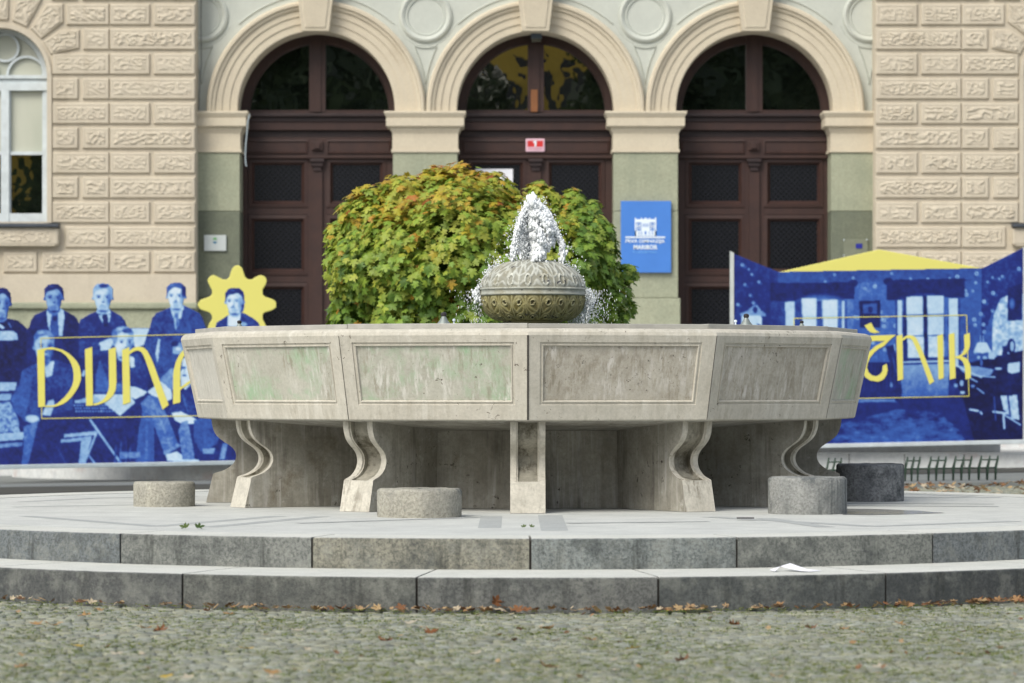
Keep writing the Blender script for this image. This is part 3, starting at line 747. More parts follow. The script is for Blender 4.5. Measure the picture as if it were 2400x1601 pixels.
def pblock(mb, pts, Y=YW):
    cx = sum(p[0] for p in pts) / len(pts); cy = sum(p[1] for p in pts) / len(pts)
    def q(a, d): return [(PX(x + (cx - x) * a, Y), Y - d, PZ(y + (cy - y) * a, Y)) for x, y in pts]
    R = [q(0, 0), q(0, .006), q(.07, .032), q(.17, .034), q(.21, .030)]; n = len(pts)
    for k in range(4):
        for i in range(n):
            j = (i + 1) % n; mb.quad(R[k][i], R[k][j], R[k + 1][j], R[k + 1][i])
    # rough centre: concentric rings
    rings = [[(x + (cx - x) * a, y + (cy - y) * a) for x, y in pts] for a in (.21, .24, .35, .46, .57, .68, .79, .9)]
    base = len(mb.v); m = 0
    for k, rg in enumerate(rings):
        m = n * 8
        for i in range(n):
            for s_ in range(8):
                x = rg[i][0] + (rg[(i + 1) % n][0] - rg[i][0]) * s_ / 8; y = rg[i][1] + (rg[(i + 1) % n][1] - rg[i][1]) * s_ / 8
                X, Z = PX(x, Y), PZ(y, Y); h = .016 * (1 - min(1, abs(mn.noise((X * 13, 0, Z * 20))) * 3.0)) + .009 * mn.noise((X * 30, 5, Z * 36))
                mb.v.append((X, Y - (.030 if k == 0 else .036 + h * .8), Z))
    for k in range(len(rings) - 1):
        for i in range(m):
            j = (i + 1) % m; mb.f.append((base + k * m + i, base + k * m + j, base + (k + 1) * m + j, base + (k + 1) * m + i))
    mb.f.append(tuple(base + (len(rings) - 1) * m + i for i in range(m)))

def wing(mir):
    mx_ = (lambda x: 2510 - x) if mir else (lambda x: x)
    mb = MB()
    def blk(a, b_, y0, y1):
        p, q_ = sorted((mx_(a), mx_(b_))); relief(mb, p, y0, q_, y1)
    for r in range(-4, 11):
        y0 = 9.5 + 57.95 * r; y1 = y0 + 49.5
        if r % 2 == 0: blk(257.5, 352, y0, y1); blk(360, 458, y0, y1)
        else: blk(257.5, 458, y0, y1)
        for sg in (1, -1):
            f = lambda x: sg * x
            if r == 0: L = [(156, 256.5)]
            elif r < 0: L = [(120, 256.5)] if r % 2 == 0 else [(120, 182), (192, 256.5)]
            elif r == 1: L = [(195, 256.5)]
            elif r == 9: L = [(153, 256.5)]
            elif r == 10: L = [(98, 256.5), (8, 88)]
            elif r % 2 == 0: L = [(123, 256.5)]
            else: L = [(123, 184), (193, 256.5)]
            for a_, b_ in L: blk(*sorted((f(a_), f(b_))), y0, y1)
    for V in ([(187, 70), (187, 113), (119, 128), (101, 98), (141, 72)], [(149, 8), (149, 52), (96, 92), (71, 68), (110, 10)], [(102, -30), (98, 0), (62, 65), (29, 50), (36, -30)]):
        for sg in (1, -1): pblock(mb, [(mx_(sg * x), y) for x, y in V])
    pblock(mb, [(mx_(22), -30), (mx_(20), 48), (mx_(-20), 48), (mx_(-22), -30)])
    # wall field with arched opening: columns
    def wq(xa, xb, ya0, ya1, yb, Y=YW):
        a_, b_ = mx_(xa), mx_(xb)
        mb.quad((PX(a_, Y), Y, PZ(yb, Y)), (PX(b_, Y), Y, PZ(yb, Y)), (PX(b_, Y), Y, PZ(ya1, Y)), (PX(a_, Y), Y, PZ(ya0, Y)))
    TOP = -700
    for a_, b_ in ((257, 459), (112, 257)): wq(a_, b_, TOP, TOP, 643)
    wq(-1400, -112, TOP, TOP, 643)
    n = 24
    for i in range(n):
        ta = math.pi * i / n; tb = math.pi * (i + 1) / n
        xa, ya = 112 * math.cos(ta), 177 - 112 * math.sin(ta); xb, yb = 112 * math.cos(tb), 177 - 112 * math.sin(tb)
        p, q_ = mx_(xa), mx_(xb)
        mb.quad((PX(p, YW), YW, PZ(TOP, YW)), (PX(q_, YW), YW, PZ(TOP, YW)), (PX(q_, YW), YW, PZ(yb, YW)), (PX(p, YW), YW, PZ(ya, YW)))
        mb.quad((PX(p, YW), YW, PZ(ya, YW)), (PX(q_, YW), YW, PZ(yb, YW)), (PX(q_, YW), YW + .3, PZ(yb, YW)), (PX(p, YW), YW + .3, PZ(ya, YW)))
    for xx in (112, -112):
        p = mx_(xx); mb.quad((PX(p, YW), YW, PZ(177, YW)), (PX(p, YW), YW + .3, PZ(177, YW)), (PX(p, YW), YW + .3, PZ(520, YW)), (PX(p, YW), YW, PZ(520, YW)))
    wq(-112, 112, 520, 520, 643)
    # surround band
    for i in range(n):
        ta = math.pi * i / n; tb = math.pi * (i + 1) / n
        c = []
        for r_, d in ((121, 0), (121, .03), (112, .03), (110, .0)):
            c.append([(mx_(r_ * math.cos(t)), 177 - r_ * math.sin(t), d) for t in (ta, tb)])
        for k in range(3):
            mb.quad(*[(PX(x, YW), YW - d, PZ(y, YW)) for x, y, d in (c[k][0], c[k][1], c[k + 1][1], c[k + 1][0])])
    for sg in (1, -1):
        a_, b_ = sorted((mx_(sg * 110), mx_(sg * 121))); mb.fb(a_, 177, b_, 522, YW - .03, YW + .1)
    # return side at the portal, end side, upper part
    X = PX(mx_(459), YW); mb.quad((X, YW, -.4), (X, YW + .7, -.4), (X, YW + .7, PZ(TOP, YW)), (X, YW, PZ(TOP, YW)))
    # plain band, ledge
    a_, b_ = sorted((mx_(-1400), mx_(459))); mb.fb(a_, 643, b_, 709, YW - .035, YW + .3)
    o = mb.build('rusticated_wall', M['plaster'], SB, recalc=False)
    mb2 = MB(); mb2.fb(a_ - (0 if not mir else 3), 709, b_ + (3 if not mir else 0), 724, YW - .10, YW + .3); mb2.fb(a_, 724, b_, 774, YW - .05, YW + .3)
    mb2.build('ledge', M['shaft'], o, bevel=.02)
    mb2 = MB(); mb2.fb(a_, 774, b_, 1150, YW - .07, YW + .3); mb2.build('plinth', M['marble'], o)
    # sill
    mb2 = MB(); p, q_ = sorted((mx_(-140), mx_(140)))
    mb2.add([(PX(p, YW), YW - .17, PZ(533, YW)), (PX(q_, YW), YW - .17, PZ(533, YW)), (PX(q_, YW), YW - .17, PZ(527, YW)), (PX(p, YW), YW - .17, PZ(527, YW)),
             (PX(p, YW), YW + .2, PZ(533, YW)), (PX(q_, YW), YW + .2, PZ(533, YW)), (PX(q_, YW), YW + .2, PZ(518, YW)), (PX(p, YW), YW + .2, PZ(518, YW))],
            [(0, 1, 2, 3), (4, 7, 6, 5), (0, 4, 5, 1), (3, 2, 6, 7), (0, 3, 7, 4), (1, 5, 6, 2)])
    win = empty('window', (0, 0, 0)); win.parent = SB; win.location = (0, 0, 0)
    mb2.build('window_sill', M['lead'], win)
    mb3 = MB(); p, q_ = sorted((mx_(-137), mx_(137))); mb3.fb(p, 534, q_, 575, YW - .12, YW + .1)
    s2 = MB(); s2.v = []; 
    apron = mb3.build('sill_apron', M['plaster'], win, bevel=.03)
    mbr = MB(); relief(mbr, p + 6, 532, q_ - 6, 578, YW - .11 + .03); mbr.build('apron_block', M['plaster'], apron, recalc=False)
    Yf = YW + .22
    fr_ = MB()
    def F4(a, y0, b_, y1, d0=0, d1=.08):
        p, q_ = sorted((mx_(a), mx_(b_))); fr_.fb(p, y0, q_, y1, Yf + d0, Yf + d1)
    for i in range(n):      # arched outer frame
        ta = math.pi * i / n; tb = math.pi * (i + 1) / n; c = []
        for r_, Y_ in ((114, Yf + .02), (114, Yf), (100, Yf), (98, Yf + .05)): c.append([(mx_(r_ * math.cos(t)), 177 - r_ * math.sin(t), Y_) for t in (ta, tb)])
        for k in range(3): fr_.quad(*[(PX(x, Y_), Y_, PZ(y, Y_)) for x, y, Y_ in (c[k][0], c[k][1], c[k + 1][1], c[k + 1][0])])
    def ringf(cx, cy, r1, r2):
        for i in range(28):
            ta = 2 * math.pi * i / 28; tb = 2 * math.pi * (i + 1) / 28; c = []
            for r_, Y_ in ((r1, Yf + .05), (r1, Yf + .01), (r2, Yf + .01), (r2, Yf + .05)): c.append([(mx_(cx + r_ * math.cos(t)), cy - r_ * math.sin(t), Y_) for t in (ta, tb)])
            for k in range(3): fr_.quad(*[(PX(x, Y_), Y_, PZ(y, Y_)) for x, y, Y_ in (c[k][0], c[k][1], c[k + 1][1], c[k + 1][0])])
    ringf(12, 112, 34, 28)
    for cx in (62, -50):
        for i in range(16):
            ta = math.pi * i / 16; tb = math.pi * (i + 1) / 16; c = []
            for r_, Y_ in ((48, Yf + .05), (48, Yf + .01), (42, Yf + .01), (42, Yf + .05)): c.append([(mx_(cx + r_ * math.cos(t)), 178 - r_ * 1.0 * math.sin(t), Y_) for t in (ta, tb)])
            for k in range(3): fr_.quad(*[(PX(x, Y_), Y_, PZ(y, Y_)) for x, y, Y_ in (c[k][0], c[k][1], c[k + 1][1], c[k + 1][0])])
    F4(-112, 176, 112, 184, -.03); F4(-112, 184, 112, 196, 0); F4(-112, 196, 112, 212, -.02)
    F4(-112, 212, -92, 520); F4(103, 212, 114, 520); F4(2, 212, 21, 520, -.02); F4(-112, 500, 112, 521, -.01)
    F4(21, 355, 103, 363, .01); F4(-92, 355, 2, 363, .01); F4(21, 212, 25, 500, .02); F4(99, 212, 103, 500, .02)
    fr_.build('window_frame', M['white_frame'], win, recalc=False)
    g1 = MB(); p, q_ = sorted((mx_(-112), mx_(112))); g1.fb(p, 60, q_, 360, Yf + .06, Yf + .07); g1.build('upper_pane', M['blind'], win)
    g1 = MB(); g1.fb(p, 360, q_, 510, Yf + .06, Yf + .07); g1.build('lower_pane', M['amber'], win)
wing(False); wing(True)

# portal wall with arches, roof band
mb = MB(); Y = YP + .06; step = 4; x = 455
while x < 2055:
    def ytop(xx):
        c = min(ARC, key=lambda q: abs(q - xx)); d = abs(xx - c)
        return ACY - math.sqrt(max(0, 250 ** 2 - d * d)) if d < 250 else 262
    mb.quad((PX(x, Y), Y, PZ(ytop(x), Y)), (PX(x + step, Y), Y, PZ(ytop(x + step), Y)), (PX(x + step, Y), Y, PZ(-700, Y)), (PX(x, Y), Y, PZ(-700, Y))); x += step
portal = mb.build('portal_wall', M['white_wall'], SB, recalc=False)
mb = MB(); mb.box(PX(-1400, YW), YW - .3, PZ(-700, YW), PX(3900, YW), YW + 9, PZ(-760, YW)); mb.build('cornice', M['trim'], SB)
mb = MB(); mb.box(PX(-1400, YW), YP + 1.2, -.4, PX(3900, YW), YP + 9, PZ(-700, YW)); mb.build('core_wall', M['joint'], SB)

def arc_sweep(mb, cx, cy, prof, t0, t1, n, Y=YP):
    base = len(mb.v); m = len(prof)
    for i in range(n + 1):
        t = t0 + (t1 - t0) * i / n
        for r, d in prof: mb.v.append((PX(cx + r * math.cos(t), Y), Y + d, PZ(cy - r * math.sin(t), Y)))
    for i in range(n):
        for j in range(m - 1): p = base + i * m + j; mb.f.append((p, p + 1, p + m + 1, p + m))
for cx in ARC:
    mb = MB()
    pr = [(256, .08), (256, -.05), (252, -.075), (246, -.075), (243, -.045), (237, -.04), (237, -.015), (221.5, -.015), (221.5, 0), (203.5, 0), (203.5, .014), (186, .014), (184, .022), (184, .5)]
    arc_sweep(mb, cx, ACY, pr, 0, math.pi, 72)
    for s_ in (1, -1):   # stilts down to the capital
        base = len(mb.v)
        for y in (ACY, 263):
            for r, d in pr: mb.v.append((PX(cx + s_ * r, YP), YP + d, PZ(y, YP)))
        m = len(pr)
        for j in range(m - 1): mb.f.append((base + j, base + j + 1, base + m + j + 1, base + m + j))
    arch = mb.build('arch_moulding', M['trim'], SB, smooth=True)
    arch.data.set_sharp_from_angle(angle=math.radians(20))
    mb = MB(); kx = cx
    def kq(y, hw, d): return [(PX(kx - hw, YP), YP - d, PZ(y, YP)), (PX(kx + hw, YP), YP - d, PZ(y, YP))]
    a_, b_ = kq(76, 32, .17); c_, d_ = kq(-60, 48, .24)
    a2, b2 = kq(76, 32, -.1); c2, d2 = kq(-60, 48, -.1)
    mb.add([a_, b_, d_, c_, a2, b2, d2, c2], [(0, 1, 2, 3), (0, 4, 5, 1), (0, 3, 7, 4), (1, 5, 6, 2), (3, 2, 6, 7)])
    # raised inner field
    q1 = [kq(70, 25, .171 + .002), kq(-60, 40, .242)]; q2 = [kq(67, 22, .185), kq(-60, 37, .255)]
    v = [q1[0][0], q1[0][1], q1[1][1], q1[1][0], q2[0][0], q2[0][1], q2[1][1], q2[1][0]]
    mb.add(v, [(0, 1, 5, 4), (1, 2, 6, 5), (3, 0, 4, 7), (4, 5, 6, 7)])
    mb.build('keystone', M['trim'], arch, bevel=.006)
# medallions and spandrel grooves
for cx in (473, 998, 1512, 2037):
    mb = MB(); Ym = YP + .06
    arc_sweep(mb, cx, 38, [(62, 0), (61, -.03), (56, -.045), (50, -.03), (47, -.012), (44, -.02), (42, 0)], 0, 2 * math.pi, 56, Ym)
    arc_sweep(mb, cx, 38, [(70.5, 0), (70, -.006), (68.5, 0)], math.pi * 1.1, math.pi * 1.9, 30, Ym)
    # small triangle below
    arc_sweep(mb, cx, 38, [(76, 0), (75, -.018), (72, -.018), (71, 0)], math.radians(270 - 20), math.radians(270 + 20), 10, Ym)
    for s_ in (-1, 1):
        pts = [(cx + s_ * 25, 110), (cx + s_ * 13, 140), (cx + s_ * 5, 168), (cx, 198)]
        for (xa, ya), (xb, yb) in zip(pts, pts[1:]):
            P3 = [(PX(xa - 1.2, Ym), Ym, PZ(ya, Ym)), (PX(xb - 1.2, Ym), Ym, PZ(yb, Ym)), (PX(xb, Ym), Ym - .018, PZ(yb, Ym)), (PX(xa, Ym), Ym - .018, PZ(ya, Ym)), (PX(xa + 1.2, Ym), Ym, PZ(ya, Ym)), (PX(xb + 1.2, Ym), Ym, PZ(yb, Ym))]
            mb.add(P3, [(0, 1, 2, 3), (3, 2, 5, 4)])
    mb.build('medallion', M['white_wall'], SB, smooth=True)
for cx in ARC:
    for a0, a1 in ((48, 78), (102, 132)):
        mb = MB(); arc_sweep(mb, cx, ACY, [(274, .06), (273, .045), (271, .045), (270, .06)], math.radians(a0), math.radians(a1), 20)
        mb.build('spandrel_moulding', M['white_wall'], portal, smooth=True)

# pillars
def pbox(mb, x0, x1, y0, p0, y1, p1, Y=YP, back=.55, xl=1, xr=1):
    def c(y, p): return [(PX(x0, Y) - p * xl, Y - p, PZ(y, Y)), (PX(x1, Y) + p * xr, Y - p, PZ(y, Y)), (PX(x1, Y) + p * xr, Y + back, PZ(y, Y)), (PX(x0, Y) - p * xl, Y + back, PZ(y, Y))]
    mb.add(c(y1, p1) + c(y0, p0), [(3, 2, 1, 0), (4, 5, 6, 7), (0, 1, 5, 4), (1, 2, 6, 5), (2, 3, 7, 6), (3, 0, 4, 7)])
for (x0, x1, xl, xr) in ((455, 562, 0, 1), (921, 1072, 1, 1), (1438, 1589, 1, 1), (1948, 2055, 1, 0)):
    mb = MB()
    pbox(mb, x0, x1, 357, 0, 494.5, 0, xl=xl, xr=xr); sh = mb.build('pillar', M['shaft'], SB, bevel=.006)
    mb = MB(); pbox(mb, x0, x1, 495.5, .001, 698, .001, xl=xl, xr=xr)
    mb.build('lower_shaft', M['shaft_dark'] if xl * xr == 0 else M['shaft'], sh, bevel=.006)
    mb = MB(); pbox(mb, x0, x1, 699, .03, 1140, .03, xl=xl, xr=xr); mb.build('pillar_base', M['shaft_dark'] if xl * xr == 0 else M['shaft'], sh, bevel=.01)
    mb = MB()
    for y0, p0, y1, p1 in ((261.5, .108, 266, .112), (266, .112, 270, .10), (270, .10, 277, .078), (277.2, .085, 296, .085), (296, .085, 299, .06), (299, .04, 305, .03), (305, .03, 313, .008), (313, .008, 350, .008), (350, .022, 357, .022)):
        pbox(mb, x0, x1, y0, p0, y1, p1, xl=xl, xr=xr)
    mb.build('capital', M['trim'], sh)

# doors
def fring(mb, a, b_, c, d, w, Y0, Y1):
    """sloped moulding frame, outer rectangle at Y0, inner edge at Y1"""
    o_ = [(a, b_), (c, b_), (c, d), (a, d)]; i_ = [(a + w, b_ + w), (c - w, b_ + w), (c - w, d - w), (a + w, d - w)]; h_ = [(a + w * .55, b_ + w * .55), (c - w * .55, b_ + w * .55), (c - w * .55, d - w * .55), (a + w * .55, d - w * .55)]
    lv = [(o_, Y0 + .012), (o_, Y0 - .012), (h_, Y0 - .016), (i_, Y1)]
    for (A_, Ya), (B_, Yb) in zip(lv, lv[1:]):
        for k in range(4):
            j = (k + 1) % 4; mb.quad(*[(PX(p[0], Yq), Yq, PZ(p[1], Yq)) for p, Yq in ((A_[k], Ya), (A_[j], Ya), (B_[j], Yb), (B_[k], Yb))])
for di, c in enumerate((743.5, 1256, 1768)):
    D = empty('door', (0, 0, 0)); D.parent = SB; D.location = (0, 0, 0)
    g_ = MB()
    n = 40
    g_.v.append((PX(c, YD + .06), YD + .06, PZ(ACY + 8, YD + .06)))
    for i in range(n + 1):
        t = math.pi * i / n; g_.v.append((PX(c + 182 * math.cos(t), YD + .06), YD + .06, PZ(ACY - 176 * math.sin(t) + 6, YD + .06)))
    for i in range(n): g_.f.append((0, i + 1, i + 2))
    g_.build('fanlight_glass', M['glass'], D, recalc=False)
    mb = MB(); arc_sweep(mb, c, ACY + 2, [(192, .5), (192, .50), (168, .50), (165, .53), (164, .57)], 0, math.pi, 60)
    mb.fb(c - 19, 72, c + 19, 262, YD - .03, YD + .05); mb.fb(c - 9, 74, c + 9, 262, YD - .045, YD)
    mb.fb(c - 186, 258, c + 186, 268, YD - .02, YD + .06)
    fl = mb.build('fanlight_frame', M['wood'], D)
    if di == 1:
        m2 = MB(); m2.fb(c - 12, 210, c + 4, 262, YD - .06, YD - .044); m2.build('repair_board', M['wood_light'], fl)
    mb = MB()
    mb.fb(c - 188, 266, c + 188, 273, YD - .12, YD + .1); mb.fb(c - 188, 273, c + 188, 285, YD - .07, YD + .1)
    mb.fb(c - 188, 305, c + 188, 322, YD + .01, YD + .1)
    mb.build('transom_dark_rail', M['wood_dark'], D, bevel=.006)  # cornice and recess rail in darker wood than the transom
    mb = MB(); mb.fb(c - 188, 285, c + 188, 305, YD - .05, YD + .1); mb.fb(c - 188, 322, c + 188, 364, YD - .02, YD + .1)
    mb.fb(c - 188, 364, c + 188, 371, YD - .05, YD + .1)
    if di == 1: fring(mb, c - 172, 328, c + 172, 360, 5, YD - .024, YD - .012)
    else:
        for a_, b_ in ((c - 172, c - 22), (c + 22, c + 172)): fring(mb, a_, 328, b_, 360, 5, YD - .024, YD - .012)
        mb.fb(c - 14, 331, c + 12, 352, YD - .06, YD); mb.fb(c - 8, 335, c + 6, 348, YD - .085, YD)
    mb.build('transom', M['wood'], D, bevel=.004)
    mb = MB()   # stiles and rails
    mb.fb(c - 188, 371, c - 163, 1100, YD - .0, YD + .1); mb.fb(c + 163, 371, c + 188, 1100, YD - .0, YD + .1)
    for s_ in (-1, 1):
        xa, xb = (c - 163, c - 21) if s_ < 0 else (c + 21, c + 163)
        rows = [(371, 487), (503, 646), (662, 830)]
        mb.fb(xa, 487, xb, 503, YD + .01, YD + .09); mb.fb(xa, 646, xb, 662, YD + .01, YD + .09)
        mb.fb(xa, 830, xb, 1100, YD + .01, YD + .09)
        for y0, y1 in rows: fring(mb, xa + 1, y0 + 1, xb - 1, y1 - 1, 15, YD + .01, YD + .045)
    mb.fb(c - 22, 371, c + 22, 1100, YD + .004, YD + .09); mb.fb(c - 12, 400, c + 12, 1100, YD - .03, YD + .05)
    mb.build('door_leaf', M['wood'], D, recalc=False)
    mb = MB(); mb.fb(c - 17, 372, c + 17, 380, YD - .09, YD); mb.fb(c - 14, 380, c + 14, 390, YD - .07, YD); mb.fb(c - 10, 390, c + 10, 401, YD - .05, YD)
    mb.build('carved_bracket', M['wood_dark'], D, bevel=.008)
    mb = MB()
    for s_ in (-1, 1):
        xa, xb = (c - 150, c - 35) if s_ < 0 else (c + 35, c + 150)
        for y0, y1 in ((384, 474), (516, 633), (675, 818)): mb.fb(xa, y0, xb, y1, YD + .045, YD + .06)
    mb.build('door_glass', M['mesh'], D)
    mb = MB(); mb.box(PX(c + 24, YD), YD - .05, PZ(745, YD), PX(c + 28, YD), YD - .02, PZ(722, YD)); mb.build('door_handle', M['bronze'], D, bevel=.004)
# paper notice behind the middle door's left pane, lamp, cables
def thing_box(name, a, b_, c, d, Y0, th, mat, bevel=.004, **k):
    o = MB(); o.fb(a, b_, c, d, Y0 - th, Y0); ox, oz = PX((a + c) / 2, Y0), PZ((b_ + d) / 2, Y0)
    ob = o.build(name, mat, origin=(ox, Y0, oz), bevel=bevel); tag(ob, **k); return ob
def thing_root(name, a, b_, c, d, Y0, th, mat, part, bevel=.004, **k):
    r = empty(name, (PX((a + c) / 2, Y0), Y0, PZ((b_ + d) / 2, Y0)), **k)
    o = MB(); o.fb(a, b_, c, d, Y0 - th, Y0); o.build(part, mat, r, bevel=bevel); return r
thing_box('paper_notice', 1114, 396, 1202, 458, YD + .02, .006, M['paper'], 0, label='white paper notice hung on the middle door behind the tree top', cat='notice')
lr = thing_root('door_lamp', 1244, 78, 1270, 90, YD - .12, .12, M['lampglass'], 'lamp_housing', .01, label='small grey lamp under the keystone of the middle arch', cat='lamp')
o = MB(); o.fb(1246, 90, 1268, 97, YD - .22, YD - .13); o.build('lamp_cover', plain('dull_lamp_cover', (.14, .14, .11), .3), lr, bevel=.006)
mb = MB(); Yc = YP - .1
mb.tube([(PX(x, Yc), Yc, PZ(y, Yc)) for x, y in ((585, 268), (580, 290), (579, 310), (576, 340), (575, 365), (576, 385), (578, 390))], .009, 6)
tag(mb.build('hanging_cable', M['frame_grey'], origin=(PX(578, Yc), Yc, PZ(330, Yc))), 'pale loose cable end hanging down beside the left door arch', 'cable')
mb = MB(); Yc = YW - .005 + .12
mb.tube([(PX(x, Yc), Yc, PZ(y, Yc)) for x, y in ((472, -60), (471, 60), (472, 150), (468, 200), (466, 258))], .007, 6)
tag(mb.build('wall_cable', M['rubber'], origin=(PX(470, Yc), Yc, PZ(100, Yc))), 'thin dark cable running down the corner beside the left arch', 'cable')

# ------------------------------------------------------------------ signs
def text_mesh(mb_parent, txt, cx, y0, y1, wpx, Y, mat, name, bold=.0):
    cu = bpy.data.curves.new(name, 'FONT'); cu.body = txt; cu.align_x = 'CENTER'; cu.size = 1; cu.offset = bold; cu.resolution_u = 3
    to = bpy.data.objects.new(name, cu); col.objects.link(to); bpy.context.view_layer.update()
    me = bpy.data.meshes.new_from_object(to); bpy.data.objects.remove(to)
    xs_ = [v.co.x for v in me.vertices]; ys_ = [v.co.y for v in me.vertices]
    X0, X1 = PX(cx - wpx / 2, Y), PX(cx + wpx / 2, Y); Z0, Z1 = PZ(y1, Y), PZ(y0, Y)
    off = mb_parent.location
    for v in me.vertices:
        u = (v.co.x - min(xs_)) / (max(xs_) - min(xs_)); w = (v.co.y - min(ys_)) / (max(ys_) - min(ys_))
        v.co = Vector((X0 + (X1 - X0) * u - off.x, Y - off.y, Z0 + (Z1 - Z0) * w - off.z))
    o = bpy.data.objects.new(name, me); col.objects.link(o); o.parent = mb_parent; me.materials.append(mat); return o
YS = YP - .06
sg = thing_root('school_sign', 1455, 471, 1573, 639, YP - .02, .04, M['blue_sign'], 'sign_panel', .004, label='large blue sign with white school emblem and name on the right pillar', cat='sign')
m_ = MB(); Yt = YS - .006
for a_, b_, c_, d_ in ((1488, 514, 1538, 521), (1488, 521, 1491, 553), (1535, 521, 1538, 553), (1488, 541, 1538, 553), (1503, 521, 1523, 541), (1493, 523, 1495, 539), (1499, 523, 1501, 539), (1525, 523, 1527, 539), (1531, 523, 1533, 539), (1491, 529, 1501, 531), (1525, 529, 1535, 531), (1488, 511, 1491, 514), (1535, 510, 1538, 514), (1502, 511, 1505, 514), (1521, 511, 1524, 514), (1466, 554.5, 1559, 558)):
    m_.fb(a_, b_, c_, d_, Yt, Yt + .005)
m_.prism([(PX(x, Yt), PZ(y, Yt)) for x, y in ((1508, 514), (1513, 510), (1518, 514))], Yt, Yt + .005)
m_.build('emblem', M['white_print'], sg, recalc=False)
m_ = MB()
for a_, b_, c_, d_ in ((1497, 543, 1499, 550), (1503, 543, 1505, 550), (1511, 542, 1515, 550), (1521, 543, 1523, 550), (1528, 543, 1530, 550), (1507, 524, 1509, 532), (1512, 524, 1514, 532), (1517, 524, 1519, 532)): m_ = MB(); m_.fb(a_, b_, c_, d_, Yt - .003, Yt - .0015); m_.build('emblem_window', M['blue_sign'], sg, recalc=False)
text_mesh(sg, 'PRVA GIMNAZIJA', 1512, 561, 571.5, 92, Yt - .001, M['white_print'], 'lettering', .02)
text_mesh(sg, 'MARIBOR', 1513, 574, 584.5, 56, Yt - .001, M['white_print'], 'lettering', .03)
text_mesh(sg, 'Prva gimnazija Maribor', 1512, 588, 594, 56, Yt - .001, M['pale_blue_print'], 'small_lettering', 0)
pq = thing_root('wall_plaque', 478, 551, 530, 588, YP - .004, .03, M['plaque'], 'plate', .004, label='pale grey plaque with green and blue emblem on the left pilaster', cat='plaque')
Yt = YP - .038
for nm, mt, pts in (('green_crest', 'green_print', [(499, 562), (508.5, 562), (508, 559), (504, 556), (499.5, 559)]), ('blue_crest', 'teal_print', [(498.5, 566), (509, 566), (507, 570), (505, 570.5), (503.8, 573), (502.6, 570.5), (500, 570)])):
    m_ = MB(); m_.prism([(PX(x, Yt), PZ(y, Yt)) for x, y in pts], Yt, Yt + .003); m_.build(nm, M[mt], pq)
rs = thing_root('door_number_sign', 1232, 325, 1277, 356, YD - .025, .03, M['pink'], 'plate', .012, label='small red and white sign on the beam over the middle door', cat='sign')
Yt = YD - .058
m_ = MB(); m_.fb(1236.5, 330, 1272.5, 344, Yt, Yt + .003); m_.build('red_field', M['red'], rs)
m_ = MB(); m_.prism([(PX(x, Yt - .003), PZ(y, Yt - .003)) for x, y in ((1249.5, 331), (1257.5, 329.5), (1257, 343), (1253, 343.5), (1253.3, 335), (1250.5, 335))], Yt - .003, Yt - .001); m_.build('numeral', M['white_print'], rs)
m_ = MB()
for k in range(8): m_.fb(1238.5 + k * 4.2, 347, 1241 + k * 4.2, 350.5, Yt + .0, Yt + .003)
m_.build('small_print', plain('faded_pink_print', (.5, .22, .28), .5), rs)
cp = thing_root('glass_plaque', 1977, 561, 2034, 602, YP - .01, .012, plain('clear_plate', (.19, .205, .155), .2, .5), 'plate', .002, label='clear plaque with a dark blue square on the far right pilaster', cat='plaque')
Yt = YP - .03
m_ = MB(); m_.fb(2006, 571, 2021, 582, Yt, Yt + .004); m_.build('blue_square', M['navy'], cp)
for x, y in ((1978, 562), (2032, 562), (1978, 599)):
    m_ = MB(); m_.fb(x - 1.2, y - 1.2, x + 1.2, y + 1.2, Yt - .004, Yt + .01); m_.build('screw', M['white_print'], cp)

